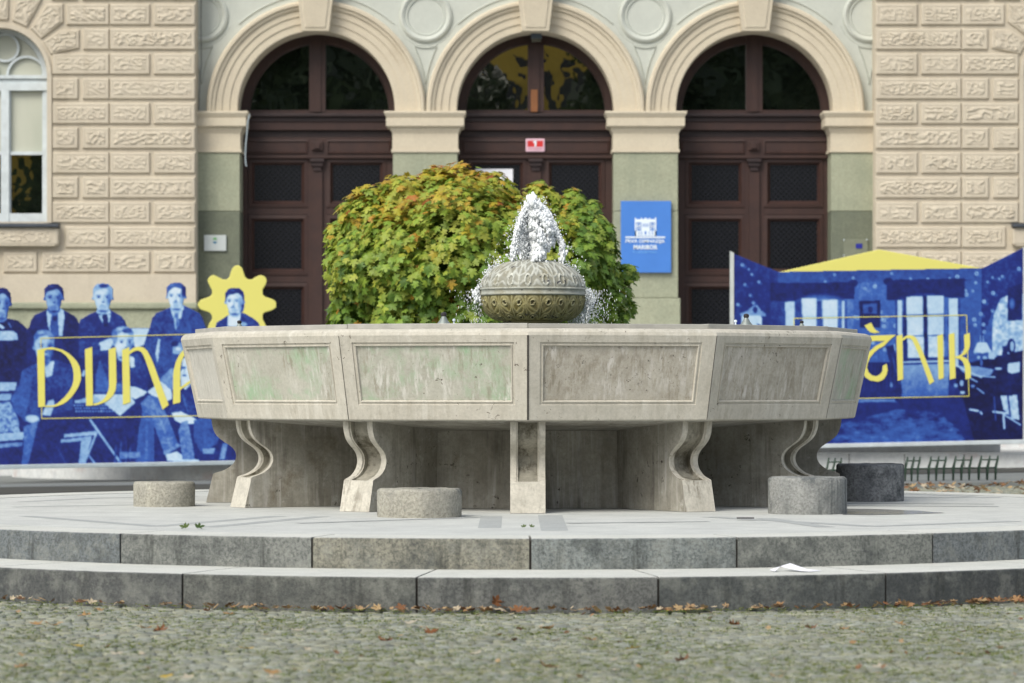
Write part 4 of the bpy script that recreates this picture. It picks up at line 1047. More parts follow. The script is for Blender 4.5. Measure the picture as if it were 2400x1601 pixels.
# ------------------------------------------------------------------ banners (printed pictures painted into the print's own colour layer)
CELL = 1.5
class Canvas:
    def __init__(s, x0, y0, x1, y1):
        s.xs = np.arange(x0, x1 + .01, CELL); s.ys = np.arange(y0, y1 + .01, CELL)
        s.X, s.Y = np.meshgrid(s.xs, s.ys); s.T = np.full(s.X.shape, .1); s.mask = np.zeros(s.X.shape, bool); s.yel = np.zeros(s.X.shape)
    def pin(s, pts):
        X, Y = s.X, s.Y; ins = np.zeros(X.shape, bool); n = len(pts); j = n - 1
        for i in range(n):
            xi, yi = pts[i]; xj, yj = pts[j]
            if yi != yj: ins ^= ((yi > Y) != (yj > Y)) & (X < (xj - xi) * (Y - yi) / (yj - yi) + xi)
            j = i
        return ins
    def poly(s, pts, v, m=False, a=1.0):
        q = s.pin(pts)
        if callable(v): s.T[q] = s.T[q] * (1 - a) + v(s.X[q], s.Y[q]) * a
        elif v is not None: s.T[q] = s.T[q] * (1 - a) + v * a
        if m: s.mask |= q
        return q
    def ell(s, cx, cy, rx, ry, v, m=False, rot=0, soft=0, a=1.0):
        c_, s_ = math.cos(rot), math.sin(rot); dx, dy = s.X - cx, s.Y - cy
        d = ((dx * c_ + dy * s_) / rx) ** 2 + ((-dx * s_ + dy * c_) / ry) ** 2
        if soft: w = np.clip((1 - d) / soft, 0, 1) * a; s.T = s.T * (1 - w) + v * w
        else: w = (d < 1); s.T[w] = s.T[w] * (1 - a) + v * a
        if m: s.mask |= d < 1
    def line(s, pts, w, v, a=1.0):
        for (xa, ya), (xb, yb) in zip(pts, pts[1:]):
            L = math.hypot(xb - xa, yb - ya) + 1e-6; t = np.clip(((s.X - xa) * (xb - xa) + (s.Y - ya) * (yb - ya)) / L / L, 0, 1)
            d = np.hypot(s.X - xa - t * (xb - xa), s.Y - ya - t * (yb - ya)); q = np.clip((w / 2 + .6 - d) / 1.2, 0, 1) * a; s.T = s.T * (1 - q) + v * q
    def nz(s, sc, amp, q=None, st=(1, 1)):
        h, w = s.X.shape; gh, gw = int(h * CELL / sc / st[1]) + 3, int(w * CELL / sc / st[0]) + 3; g_ = np.random.rand(gh, gw)
        yy = np.arange(h) * CELL / sc / st[1]; xx = np.arange(w) * CELL / sc / st[0]; yi = yy.astype(int); xi = xx.astype(int); fy = (yy - yi)[:, None]; fx = (xx - xi)[None]
        n_ = (g_[yi][:, xi] * (1 - fy) * (1 - fx) + g_[yi + 1][:, xi] * fy * (1 - fx) + g_[yi][:, xi + 1] * (1 - fy) * fx + g_[yi + 1][:, xi + 1] * fy * fx) - .5
        if q is None: s.T += n_ * amp
        else: s.T[q] += (n_ * amp)[q]
    def blur(s, n=1):
        for _ in range(n):
            T = np.pad(s.T, 1, mode='edge'); s.T = (T[1:-1, 1:-1] * 4 + (T[:-2, 1:-1] + T[2:, 1:-1] + T[1:-1, :-2] + T[1:-1, 2:]) * 2 + T[:-2, :-2] + T[2:, 2:] + T[:-2, 2:] + T[2:, :-2]) / 16
    def colours(s):
        K = np.array([lin((14, 18, 66)), lin((27, 43, 126)), lin((56, 98, 182)), lin((132, 172, 216)), lin((180, 208, 232)), lin((216, 230, 243))]) * .86
        T = np.clip(s.T, 0, 1) * 5; i = np.minimum(T.astype(int), 4); f_ = (T - i)[..., None]; C_ = K[i] * (1 - f_) + K[i + 1] * f_
        yc = np.array(lin((212, 206, 112))) ; y_ = s.yel[..., None]; return C_ * (1 - y_) + yc * y_
    def sheet(s, name, Y, th, mat, parent):
        h, w = s.X.shape; C_ = s.colours().reshape(-1, 3); mk = s.mask[:-1, :-1] & s.mask[1:, 1:] & s.mask[:-1, 1:] & s.mask[1:, :-1]
        off = parent.location
        vx = PX(s.X, Y) - off.x; vz = PZ(s.Y, Y) - off.z; N = h * w
        V = np.zeros((2 * N, 3)); V[:N, 0] = vx.ravel(); V[:N, 2] = vz.ravel(); V[:N, 1] = Y - off.y; V[N:] = V[:N]; V[N:, 1] += th
        j, i = np.nonzero(mk); p = j * w + i
        front = np.stack([p, p + w, p + w + 1, p + 1], 1); back = np.stack([p, p + 1, p + w + 1, p + w], 1) + N
        pm_ = np.pad(mk, 1); sides = []
        for dj, di_, e0, e1 in ((-1, 0, 0, 1), (1, 0, w + 1, w), (0, -1, w, 0), (0, 1, 1, w + 1)):
            b_ = mk & ~pm_[1 + dj:1 + dj + mk.shape[0], 1 + di_:1 + di_ + mk.shape[1]]; jj, ii = np.nonzero(b_); q = jj * w + ii
            sides.append(np.stack([q + e0, q + e1, q + e1 + N, q + e0 + N], 1))
        Fc = np.concatenate([front, back] + sides); used = np.unique(Fc); re = np.full(2 * N, -1); re[used] = np.arange(len(used)); Fc = re[Fc]; V = V[used]
        C2 = np.concatenate([C_, C_ * .0 + .3])[used]
        me = bpy.data.meshes.new(name); me.vertices.add(len(V)); me.vertices.foreach_set('co', V.astype(np.float32).ravel())
        me.loops.add(Fc.size); me.loops.foreach_set('vertex_index', Fc.ravel().astype(np.int32)); me.polygons.add(len(Fc)); me.polygons.foreach_set('loop_start', (np.arange(len(Fc)) * 4).astype(np.int32))
        me.update(calc_edges=True); me.validate()
        o = bpy.data.objects.new(name, me); col.objects.link(o); o.parent = parent; me.materials.append(mat); setcol(o, C2); return o

YB = 39.85
def lines_part(polys, name, parent, Y, mat=None):
    mb = MB()
    from mathutils.geometry import tessellate_polygon
    outs = []
    for k, pts in enumerate(polys):
        v3 = [Vector((PX(x, Y), PZ(y, Y), 0)) for x, y in pts]; tr = tessellate_polygon([v3]); q = MB(); n = len(v3)
        q.add([(v.x, Y, v.y) for v in v3] + [(v.x, Y + .003, v.y) for v in v3], [tuple(t) for t in tr] + [tuple(i + n for i in t) for t in tr] + [(i, (i + 1) % n, n + (i + 1) % n, n + i) for i in range(n)])
        outs.append(q.build(name, mat or M['yellow'], parent))
    return outs
def seg(xa, ya, xb, yb, w):
    d = math.hypot(xb - xa, yb - ya); nx_, ny_ = -(yb - ya) / d * w / 2, (xb - xa) / d * w / 2
    return [(xa - nx_, ya - ny_), (xb - nx_, yb - ny_), (xb + nx_, yb + ny_), (xa + nx_, ya + ny_)]

# ---- left: group of men
c = Canvas(-40, 622, 664, 1098)
bot = lambda x: 1093 - .0195 * x
body = [(-40, 746), (22, 746), (42, 750), (58, 764), (63, 770), (68, 766), (72, 750), (80, 738), (110, 724), (142, 722), (172, 738), (180, 745), (185, 756), (188, 748), (210, 735), (228, 728), (256, 724), (284, 740), (293, 750), (299, 769), (350, 769), (356, 745), (366, 733), (398, 720), (430, 714), (468, 733), (476, 745), (484, 770), (500, 770), (500, 765), (664, 765), (664, bot(664)), (-40, bot(-40))]
c.poly(body, .14, True)
fr_l = lambda t: 79 + 13.5 * math.cos(8 * t) * (1.35 - .35 * math.cos(8 * t) ** 2)
fl = [(556 + fr_l(t) * math.cos(t + math.pi / 2), 714 - fr_l(t) * math.sin(t + math.pi / 2)) for t in [2 * math.pi * i / 160 for i in range(160)]]
q = c.pin(fl) ; q &= c.Y < 800; c.mask |= q; c.yel[q] = 1
q2 = c.pin([(484, 770), (664, 765), (664, 1100), (484, 1100)]); c.yel[q2] = 0
# coats
def shade(c0, v0, v1, x0, x1): return lambda X, Y: v0 + (v1 - v0) * np.clip((X - x0) / (x1 - x0), 0, 1)
c.poly([(-40, 746), (22, 746), (42, 750), (58, 764), (66, 790), (72, 900), (-40, 900)], .07)
c.poly([(-40, 776), (30, 775), (40, 782), (43, 797), (20, 798), (-40, 800)], .72)
c.poly([(-10, 752), (12, 768), (8, 772), (-20, 758)], .8); c.line([(20, 757), (26, 768)], 2, .7)
c.poly([(72, 750), (80, 738), (110, 724), (142, 722), (172, 738), (184, 752), (190, 800), (190, 860), (64, 860), (62, 790)], .11)
c.poly([(185, 756), (188, 748), (210, 735), (228, 728), (256, 724), (284, 740), (299, 765), (300, 840), (185, 840)], .2)
c.poly([(187, 800), (235, 802), (232, 830), (186, 840)], .25)
c.poly([(350, 772), (356, 745), (366, 733), (398, 720), (430, 714), (468, 733), (484, 770), (492, 850), (455, 880), (370, 900), (352, 830), (338, 812)], .26)
c.poly([(300, 770), (350, 770), (337, 808), (318, 818)], .86)
c.poly([(371, 794), (376, 796), (370, 850), (364, 830)], .8)
c.line([(374, 795), (366, 858)], 1.5, .6)
# shirts and ties
c.poly([(109, 728), (112, 762), (122, 788), (146, 788), (151, 745), (150, 728), (142, 720), (126, 730)], .74); c.poly([(122, 733), (136, 733), (138, 790), (120, 790), (117, 765)], .3); c.ell(129, 747, 5, 6, .12)
c.poly([(226, 724), (258, 722), (259, 735), (244, 738), (227, 734)], .85); c.poly([(230, 738), (259, 736), (258, 752), (246, 763), (243, 763)], .72); c.poly([(239, 737), (252, 737), (254, 762), (243, 766)], .1)
c.poly([(400, 726), (430, 716), (430, 726), (415, 734), (402, 733)], .88); c.poly([(401, 732), (428, 728), (424, 748), (406, 745)], .8); c.poly([(409, 731), (418, 730), (420, 760), (413, 774), (407, 766)], .45); c.line([(410, 745), (412, 770)], 2, .85)
def head(cx, cy, rx, ry, skin, hair, part=.0, look=0, beard=0, must=0, hairline=-.45):
    c.ell(cx - rx * .92, cy + ry * .08, rx * .13, ry * .15, skin * .75, True); c.ell(cx + rx * .92, cy + ry * .08, rx * .13, ry * .15, skin * .6, True)
    c.ell(cx, cy + ry * .78, rx * .62, ry * .45, skin * .72, True)
    c.ell(cx, cy - ry * .22, rx * .98, ry * .78, hair, True)
    c.ell(cx, cy + ry * .14, rx * .78, ry * .84, skin, True)
    c.ell(cx, cy - ry * .02, rx * .86, ry * .58, skin)
    c.ell(cx, cy + ry * .97, rx * .5, ry * .12, skin * .4, soft=.8)
    c.ell(cx + rx * .62, cy + ry * .2, rx * .42, ry * .75, skin * .5, soft=1, a=.9); c.ell(cx - rx * .4, cy + ry * .32, rx * .3, ry * .25, min(1, skin * 1.15), soft=1, a=.6)
    c.ell(cx, cy + ry * .72, rx * .45, ry * .2, skin * .75, soft=.8)
    c.poly([(cx - rx * .96, cy - ry * .12), (cx - rx * .98, cy - ry * .62), (cx - rx * .6, cy - ry * .95), (cx - rx * .1, cy - ry * 1.02), (cx + rx * .5, cy - ry * .98), (cx + rx * .95, cy - ry * .66), (cx + rx * .98, cy - ry * .05), (cx + rx * .84, cy - ry * .12), (cx + rx * .72, cy + ry * (hairline - .02)), (cx + rx * .2 + part * rx, cy + ry * (hairline - .2)), (cx - rx * .25 + part * rx, cy + ry * (hairline - .1)), (cx - rx * .72, cy + ry * (hairline + .02)), (cx - rx * .84, cy - ry * .15)], hair, True)
    c.ell(cx - rx * .25, cy - ry * .82, rx * .4, ry * .1, hair + .25, soft=1, a=.7)
    lx = look * rx * .18
    for s_ in (-1, 1):
        ex = cx + lx + s_ * rx * .38
        c.ell(ex, cy - ry * .03, rx * .24, ry * .11, skin * .55, soft=1); c.ell(ex, cy + ry * .0, rx * .09, ry * .05, .1)
        c.line([(ex - rx * .22, cy - ry * .13), (ex + rx * .2, cy - ry * .15)], 1.5, skin * .35, .8)
    c.line([(cx + lx + rx * .08, cy), (cx + lx + rx * .14, cy + ry * .3)], 2.2, skin * .62, .8); c.ell(cx + lx + rx * .05, cy + ry * .34, rx * .17, ry * .06, skin * .4, soft=.6)
    c.line([(cx + lx - rx * .2, cy + ry * .55), (cx + lx + rx * .2, cy + ry * .55)], 1.2, skin * .5, .8)
    if must: c.ell(cx + lx, cy + ry * .46, rx * .36, ry * .07, skin * .42, soft=.9)
    if beard: c.ell(cx + lx, cy + ry * .75, rx * .5, ry * .25, skin * .5, soft=.9)
    c.ell(cx - rx * .15 + lx, cy - ry * .38, rx * .5, ry * .17, min(1, skin * 1.12), soft=.9, a=.6)
head(2, 711, 25, 37, .62, .12, look=1); head(126, 698, 24, 33, .58, .14, part=.2); head(241, 697, 25, 33, .82, .62, part=-.1); c.ell(243, 670, 14, 6, .2, soft=.6)
head(413, 694, 24, 32, .92, .3, part=-.3, must=1, look=-.5); c.ell(432, 682, 8, 18, .12, soft=.6)
# seated figures
c.poly([(88, 850), (54, 866), (44, 900), (24, 935), (34, 965), (58, 990), (110, 975), (170, 960), (176, 860), (130, 842)], .25)
c.poly([(52, 870), (44, 902), (26, 936), (36, 964), (56, 985), (62, 960), (70, 930), (78, 880)], .33)
c.poly([(104, 850), (128, 846), (122, 880), (108, 885), (104, 865)], .78)
c.poly([(104, 915), (160, 905), (172, 925), (130, 960), (108, 955)], .2)
head(103, 812, 25, 39, .66, .45, look=.8, beard=1, hairline=-.5)
c.poly([(113, 940), (126, 935), (128, 950), (118, 975), (98, 972)], .75); c.ell(76, 982, 19, 11, .74, soft=.5, rot=.1)
c.poly([(270, 828), (234, 845), (226, 870), (222, 915), (232, 925), (300, 925), (345, 920), (352, 860), (320, 830)], .22)
c.poly([(234, 845), (226, 870), (222, 918), (300, 920), (300, 903), (255, 895)], .36)
c.poly([(300, 832), (314, 838), (316, 860), (306, 862)], .85)
head(289, 802, 25, 37, .85, .55, look=1.2, must=1, hairline=-.5); c.ell(268, 790, 9, 22, .5, soft=.6); c.ell(298, 775, 14, 7, .3, soft=.6)
c.poly([(233, 803), (258, 792), (266, 800), (258, 820), (236, 822), (230, 812)], .8); c.poly([(205, 812), (236, 808), (236, 822), (206, 838)], .24)
c.poly([(405, 803), (428, 802), (432, 822), (424, 832), (404, 828)], .55); c.ell(410, 806, 9, 6, .12); c.ell(418, 818, 8, 5, .85, soft=.6)
c.poly([(192, 935), (220, 925), (250, 925), (250, 945), (192, 945)], .62)
for k in range(3):
    for i in range(14): c.ell(175 + i * 6.5 + k * 2, 950 + k * 7, 2.4, 2.2, .55)
c.poly([(176, 938), (206, 935), (206, 944), (176, 946)], .6)
c.poly([(218, 924), (304, 924), (317, 944), (281, 975)], .78)
c.poly([(304, 905), (318, 907), (345, 918), (338, 926), (316, 936), (305, 928)], .88)
c.poly([(345, 918), (378, 893), (402, 915), (404, 934), (390, 942), (360, 930)], .88)
c.poly([(196, 868), (200, 868), (198, 885), (190, 880)], .7)
c.poly([(350, 925), (372, 932), (392, 975), (420, 1046), (386, 1066), (362, 1000), (334, 965), (330, 945)], .42)
c.poly([(334, 965), (356, 975), (362, 1000), (362, 1082), (318, 1083), (326, 1000)], .34)
c.line([(358, 940), (402, 1052)], 5, .55, .6); c.line([(345, 985), (342, 1080)], 6, .45, .6); c.line([(388, 1062), (418, 1044)], 9, .5)
c.poly([(388, 1066), (414, 1058), (436, 1072), (466, 1078), (466, 1083), (420, 1082), (392, 1080)], .84)
c.poly([(422, 842), (436, 838), (446, 870), (450, 900), (436, 915), (424, 905)], .9)
c.ell(430, 862, 8, 4, .35, soft=.6); c.ell(432, 880, 6, 3, .35, soft=.6); c.ell(424, 856, 4, 16, .3, soft=.6); c.line([(434, 862), (431, 874)], 2.4, .55)
c.poly([(372, 890), (405, 860), (420, 900), (404, 915)], .5)
c.poly([(418, 930), (448, 900), (466, 980), (410, 975), (390, 968)], .2); c.line([(428, 925), (440, 965)], 3, .4)
c.poly([(402, 968), (424, 965), (452, 978), (470, 990), (450, 994), (424, 992), (410, 985)], .88)
c.poly([(425, 990), (440, 985), (455, 1062), (456, 1078), (428, 1078), (418, 1010)], .46); c.poly([(455, 985), (500, 975), (520, 1000), (510, 1040), (470, 1060), (455, 1030)], .3)
c.poly([(475, 1052), (506, 1050), (500, 1064), (476, 1064)], .5); c.poly([(522, 1038), (534, 1040), (526, 1078), (513, 1078)], .5)
# benches and trestle
c.poly([(-40, 898), (40, 895), (36, 915), (-40, 920)], .68); c.poly([(-40, 926), (28, 922), (24, 938), (-40, 943)], .6); q = c.poly([(-40, 946), (24, 942), (44, 985), (46, 1012), (-40, 1016)], .55); c.nz(4, .35, q)
c.poly([(-40, 1018), (57, 1012), (54, 1030), (-40, 1038)], .66); c.poly([(-40, 1043), (54, 1036), (52, 1046), (-40, 1053)], .5)
c.poly([(56, 1000), (90, 985), (80, 1030), (66, 1090), (50, 1090), (56, 1040)], .4)
c.poly([(150, 1018), (225, 1010), (222, 1020), (150, 1026)], .6); c.poly([(143, 1030), (215, 1022), (214, 1032), (143, 1038)], .55)
c.poly([(190, 1034), (214, 1032), (206, 1060), (202, 1086), (184, 1086)], .6)
c.line([(212, 985), (282, 1084)], 6, .62); c.line([(226, 1015), (198, 1086)], 5, .62); c.line([(207, 1066), (222, 1086)], 5, .55)
for x in (272, 284, 298, 306): c.line([(x, 1020 + (x % 7) * 4), (x - 3, 1084)], 4, .3)
c.line([(296, 1000), (302, 1084)], 4, .1); c.line([(320, 1010), (290, 1075)], 2, .08)
c.poly([(280, 1060), (330, 1060), (330, 1073), (280, 1076)], .55, a=.7)
c.line([(130, 1040), (155, 1088)], 3, .25)
# man on the flower
c.poly([(502, 776), (508, 756), (530, 742), (542, 735), (572, 734), (592, 745), (606, 756), (612, 776)], .22); q = c.pin([(502, 776), (508, 756), (530, 742), (542, 735), (572, 734), (592, 745), (606, 756), (612, 776)]); c.yel[q] = 0
c.poly([(534, 742), (545, 732), (564, 730), (562, 765), (534, 765)], .95); c.ell(570, 760, 9, 5, .6)
T0 = c.T.copy(); c.T[c.yel > .5] = -5; T1 = c.T.copy(); head(550, 706, 23, 31, .93, .16, part=.2, look=-1, must=1); hq = np.abs(c.T - T1) > .8; c.yel[hq & (c.Y < 742)] = 0; c.yel[c.pin([(534, 742), (545, 732), (564, 730), (562, 765), (534, 765)])] = 0
c.T = np.where(c.T < -1, .3, c.T)
c.nz(4, .13); c.nz(9, .10); c.nz(40, .09); c.nz(2, .10)
stripe = (np.sin(c.X * 2.0) * .03) * (c.T > .4); c.T += stripe
c.blur(1)
LB = empty('group_banner', (PX(300, YB), YB, PZ(1090, YB)), label='blue cut-out banner of suited men with yellow lettering, left of the fountain', cat='banner')
c.sheet('printed_panel', YB, .03, M['print'], LB)
mb = MB(); a_, b_ = PX(-40, YB), PX(664, YB)
mb.prism([(a_, PZ(bot(-40) - 3 + 10, YB)), (b_, PZ(bot(664) - 3 + 10, YB)), (b_, PZ(bot(664) - 3, YB)), (a_, PZ(bot(-40) - 3, YB))], YB - .02, YB + .05); mb.build('bottom_rail', M['frame_grey'], LB, bevel=.006)
for px_c in (60, 240, 430): mb = MB(); mb.box(PX(px_c, YB) - .02, YB + .031, PZ(bot(px_c), YB), PX(px_c, YB) + .02, YB + .07, PZ(790, YB)); mb.box(PX(px_c, YB) - .02, YB + .07, PZ(930, YB), PX(px_c, YB) + .02, YB + .75, PZ(924, YB)); mb.build('rear_brace', M['dark_metal'], LB)
Dl = [(104, 816), (122, 813.5), (147, 820), (162, 829), (171, 837), (180, 847), (187, 860), (190, 880), (189, 892), (184, 906), (177, 918), (168, 930), (158, 940), (147, 947.5), (128.6, 953.6), (104, 954), (105, 950.8), (125, 950), (134, 946), (141, 940), (152, 930), (162, 917), (169, 904), (172, 892), (172.5, 878), (171, 865), (167, 853), (162, 843), (154, 833), (144, 825), (128.6, 819.6), (110, 819), (104, 822)]
Ur = [(254.7, 819), (271.5, 813.5), (273, 895.5), (271, 914), (266, 925), (260, 932), (251, 940), (242, 944.5), (232, 948), (220, 950.6), (219, 946), (229, 944), (237, 940), (244, 934), (249.5, 926), (254, 915), (255.6, 905)]
Na = [(303, 823), (311, 816.5), (318, 813.5), (326, 812.5), (333.7, 813.5), (340, 817), (346, 823.6), (354, 839), (361, 856), (378, 903), (395.5, 949), (381, 960.4), (370, 929), (349, 868), (342, 848), (336.7, 834), (333, 827.5), (329, 823.6), (324, 821.6), (318, 822), (310, 826), (303, 831)]
Al = [(405.6, 947.5), (422.5, 943), (422.5, 865), (425.5, 846.5), (430, 837), (436, 830), (448, 826), (462, 826), (462, 814), (444, 813.5), (431.6, 819), (424, 826), (419, 834), (413, 846), (410, 856), (406.5, 870), (405.6, 883)]
polys = [[(87, 820.5), (104, 816), (105.6, 953), (89.7, 954.5)], Dl, [(199, 819), (216, 813), (218, 950.6), (202, 951)], Ur, [(286, 820.5), (302.4, 813.5), (305.5, 943), (288, 949)], Na, Al, [(422.5, 907.7), (447, 890), (460, 884), (460, 892), (447, 897), (422.5, 914)]]
lines_part(polys, 'yellow_lettering', LB, YB - .006)
tl = lambda x: 795.4 - .0265 * x; bl = lambda x: 983 - .0185 * x
lines_part([seg(95, tl(95), 660, tl(660), 1.7), seg(97.5, bl(98), 660, bl(660), 1.7), seg(95.5, tl(95), 95.8, 819, 1.6), seg(97.3, 954, 97.8, bl(98), 1.6)], 'yellow_border', LB, YB - .0045)

# ---- right: room picture
c = Canvas(1710, 574, 2410, 1046)
bot2 = lambda x: 1043 + (1945 - x) * .0215
c.mask |= c.pin([(1713, 589), (1720, 594), (1826, 637), (2060, 584), (2302, 628), (2402, 578), (2410, 574), (2410, bot2(2410)), (1713, bot2(1713))])
c.T[:] = .2
q = c.pin([(1824, 637.5), (2060, 584), (2304, 628.5), (2060, 633)]); c.yel[q] = 1
c.poly([(1824, 637), (2304, 628), (2304, 655), (1990, 662), (1824, 664)], .33); c.poly([(1713, 590), (1824, 637), (1824, 700), (1713, 800)], .22)
c.poly([(1998, 664), (2078, 658), (2100, 700), (2105, 860), (1990, 860), (1992, 700)], .42)
c.poly([(1980, 700), (2000, 700), (2000, 900), (1980, 900)], .48)
c.poly([(2250, 660), (2330, 650), (2330, 860), (2246, 860)], .36); c.poly([(2300, 628), (2402, 580), (2402, 700), (2330, 720), (2300, 800)], .2)
rnd = random.Random(3)
for _ in range(210):
    x = rnd.uniform(1725, 2395); y = rnd.uniform(600, 940)
    ok = (1824 < x < 2304 and 640 < y < 660) or (1995 < x < 2100 and 664 < y < 850) or (2250 < x < 2335 and 655 < y < 850) or (x > 2305 and 2 * (640 - y) < (x - 2305) and y < 700) or (1726 < x < 1810 and 600 + (x - 1720) * .45 < y < 760) or (1955 < x < 2110 and 925 < y < 942)
    if ok: r = rnd.uniform(3, 5.5); c.ell(x, y, r, r, .85, soft=.6); c.ell(x, y, r * .4, r * .4, .3); c.ell(x + r, y + r, r * 1.6, r * .8, .5, soft=1, a=.5)
c.poly([(1806, 664), (1990, 662), (2004, 664), (2002, 700), (1806, 708)], .11); c.poly([(2078, 657), (2262, 652), (2262, 698), (2078, 704)], .11); c.ell(2000, 664, 11, 9, .11); c.ell(2082, 660, 11, 9, .11)
c.poly([(1806, 706), (1985, 703), (1985, 790), (1806, 790)], .27)
c.ell(1925, 712, 70, 26, .75, soft=1, a=.75); c.ell(1900, 740, 40, 40, .6, soft=1, a=.6); c.ell(1952, 740, 40, 40, .6, soft=1, a=.6)
for p_, v in (([(1840, 708), (1862, 706), (1863, 790), (1842, 790)], .85), ([(1879, 700), (1914, 700), (1914, 790), (1884, 790)], .97), ([(1928, 704), (1962, 702), (1964, 790), (1930, 790)], .97), ([(1973, 706), (1979, 706), (1979, 790), (1973, 790)], .85), ([(1865, 706), (1877, 706), (1880, 790), (1865, 790)], .25), ([(1915, 706), (1925, 706), (1927, 790), (1916, 790)], .3)): c.poly(p_, v)
c.line([(1880, 743), (1962, 742)], 1.5, .5)
for x in list(range(1842, 1862, 4)) + list(range(2170, 2245, 5)) + list(range(2105, 2114, 4)): c.ell(x, 702 + (1 if x < 1900 else -2), 1.6, 4, .2)
c.poly([(2014, 706), (2063, 704), (2064, 768), (2016, 768)], .1); c.poly([(2022, 713), (2056, 711), (2056, 735), (2023, 736)], .38); c.ell(2040, 726, 6, 8, .15)
c.poly([(2098, 702), (2250, 697), (2252, 860), (2100, 860)], .25); c.ell(2170, 715, 70, 30, .75, soft=1, a=.7)
for p_, v in (([(2103, 704), (2114, 703), (2116, 860), (2106, 860)], .85), ([(2124, 696), (2162, 694), (2166, 838), (2128, 839)], .93), ([(2173, 694), (2211, 693), (2213, 836), (2176, 838)], .9), ([(2223, 700), (2245, 699), (2247, 860), (2225, 860)], .88), ([(2214, 697), (2221, 697), (2222, 836), (2215, 836)], .45)): c.poly(p_, v)
for y in (739, 788): c.line([(2124, y), (2213, y - 2)], 2.2, .18)
c.poly([(2118, 700), (2123, 700), (2127, 848), (2119, 848)], .12); c.poly([(2163, 694), (2172, 694), (2176, 842), (2167, 842)], .1); c.line([(2120, 843), (2215, 841)], 3.5, .15); c.line([(2114, 849), (2226, 846)], 3, .95)
c.poly([(2112, 856), (2226, 852), (2222, 928), (2112, 932)], lambda X, Y: .62 - (Y - 852) / 80 * .2)
q = c.poly([(2128, 770), (2212, 790), (2213, 834), (2128, 836)], None); c.nz(5, .25, q)
c.poly([(1940, 930), (2112, 925), (2112, 942), (1940, 944)], .5)
c.poly([(2000, 850), (2100, 850), (2112, 920), (2110, 935), (1950, 935), (1950, 880)], .12); c.poly([(2076, 812), (2094, 808), (2104, 850), (2114, 915), (2112, 945), (2098, 940), (2090, 870)], .1)
for x in range(1960, 2096, 9): c.line([(x, 826), (x + 2, 915)], 2, .3, .7)
c.line([(2090, 830), (2108, 900)], 2, .5, .7); c.ell(2089, 902, 4, 8, .55, soft=.6)
c.poly([(1713, 950), (1945, 947), (2110, 944), (2130, 932), (2250, 930), (2410, 900), (2410, 1060), (1713, 1075)], .17)
q = c.poly([(1940, 1000), (2100, 960), (2200, 965), (2250, 1010), (2280, 1060), (1900, 1075)], .3); c.nz(10, .3, q, (2, 1)); c.nz(4, .2, q, (2.2, .8)); c.ell(2120, 1010, 110, 35, .45, soft=1, a=.5); c.ell(2060, 1030, 80, 26, .5, soft=1, a=.4)
q = c.pin([(2330, 735), (2345, 700), (2368, 690), (2410, 688), (2410, 835), (2325, 832), (2326, 760)]); c.T[q] = .8; c.nz(5, .5, q); c.nz(12, .3, q)
c.poly([(2362, 674), (2397, 664), (2397, 750), (2362, 752)], .08); c.ell(2372, 712, 9, 16, .5, soft=.9)
c.poly([(2240, 860), (2262, 852), (2330, 838), (2410, 818), (2410, 1060), (2290, 1060), (2256, 930), (2240, 900)], .04)
c.poly([(2242, 856), (2290, 858), (2330, 866), (2322, 880), (2280, 882), (2256, 872)], .6); c.line([(2243, 858), (2300, 885)], 3, .9); c.line([(2270, 884), (2290, 895)], 3, .9); c.line([(2296, 882), (2332, 884)], 3, .85)
c.poly([(2282, 824), (2291, 803), (2312, 803), (2323, 824), (2302, 828)], .9); c.line([(2298, 786), (2298, 802)], 1.6, .85); c.line([(2304, 786), (2305, 802)], 1.6, .85)
c.ell(2294, 838, 4, 4, .7); c.ell(2308, 838, 5, 4, .7); c.ell(2300, 850, 3, 8, .5); c.poly([(2316, 826), (2331, 824), (2332, 842), (2318, 842)], .82)
c.ell(2370, 812, 10, 18, .05); c.ell(2372, 812, 5, 12, .7); c.poly([(2350, 812), (2362, 810), (2362, 836), (2348, 838)], .1)
c.poly([(2362, 852), (2390, 848), (2390, 872), (2372, 876), (2362, 872)], .85); c.ell(2340, 864, 9, 3, .8)
q = c.poly([(2345, 928), (2384, 926), (2389, 984), (2372, 982), (2352, 960)], .85); c.nz(6, .3, q); c.line([(2362, 928), (2368, 975)], 4, .15); c.line([(2328, 965), (2360, 969)], 5, .9); c.line([(2350, 970), (2392, 996)], 3, .9); c.line([(2352, 975), (2354, 1004)], 5, .85); c.line([(2330, 930), (2334, 985)], 3, .4)
c.line([(2274, 960), (2292, 963)], 5, .9); c.line([(2298, 966), (2301, 970)], 5, .85); c.ell(2254, 898, 5, 7, .75); c.ell(2256, 920, 6, 4, .85); c.ell(2240, 903, 5, 5, .6); c.line([(2290, 910), (2306, 922)], 3, .8); c.ell(2280, 905, 5, 4, .6)
c.poly([(1738, 740), (1752, 733), (1778, 735), (1786, 745), (1786, 790), (1736, 790)], .93); c.poly([(1735, 735), (1750, 729), (1766, 716), (1776, 716), (1784, 728), (1795, 735), (1794, 742), (1780, 740), (1750, 740), (1736, 741)], .62); c.ell(1770, 726, 5, 8, .2); c.poly([(1772, 757), (1784, 762), (1786, 775), (1778, 765)], .25)
c.T *= .9; c.nz(3, .10); c.nz(9, .09); c.nz(50, .08); c.blur(1)
RB = empty('room_banner', (PX(2000, YB), YB, PZ(1050, YB)), label='blue cut-out banner of a furnished room with yellow gable, right of the fountain', cat='banner')
c.sheet('printed_panel', YB, .03, M['print'], RB)
mb = MB(); a_, b_ = PX(1713, YB), PX(2410, YB)
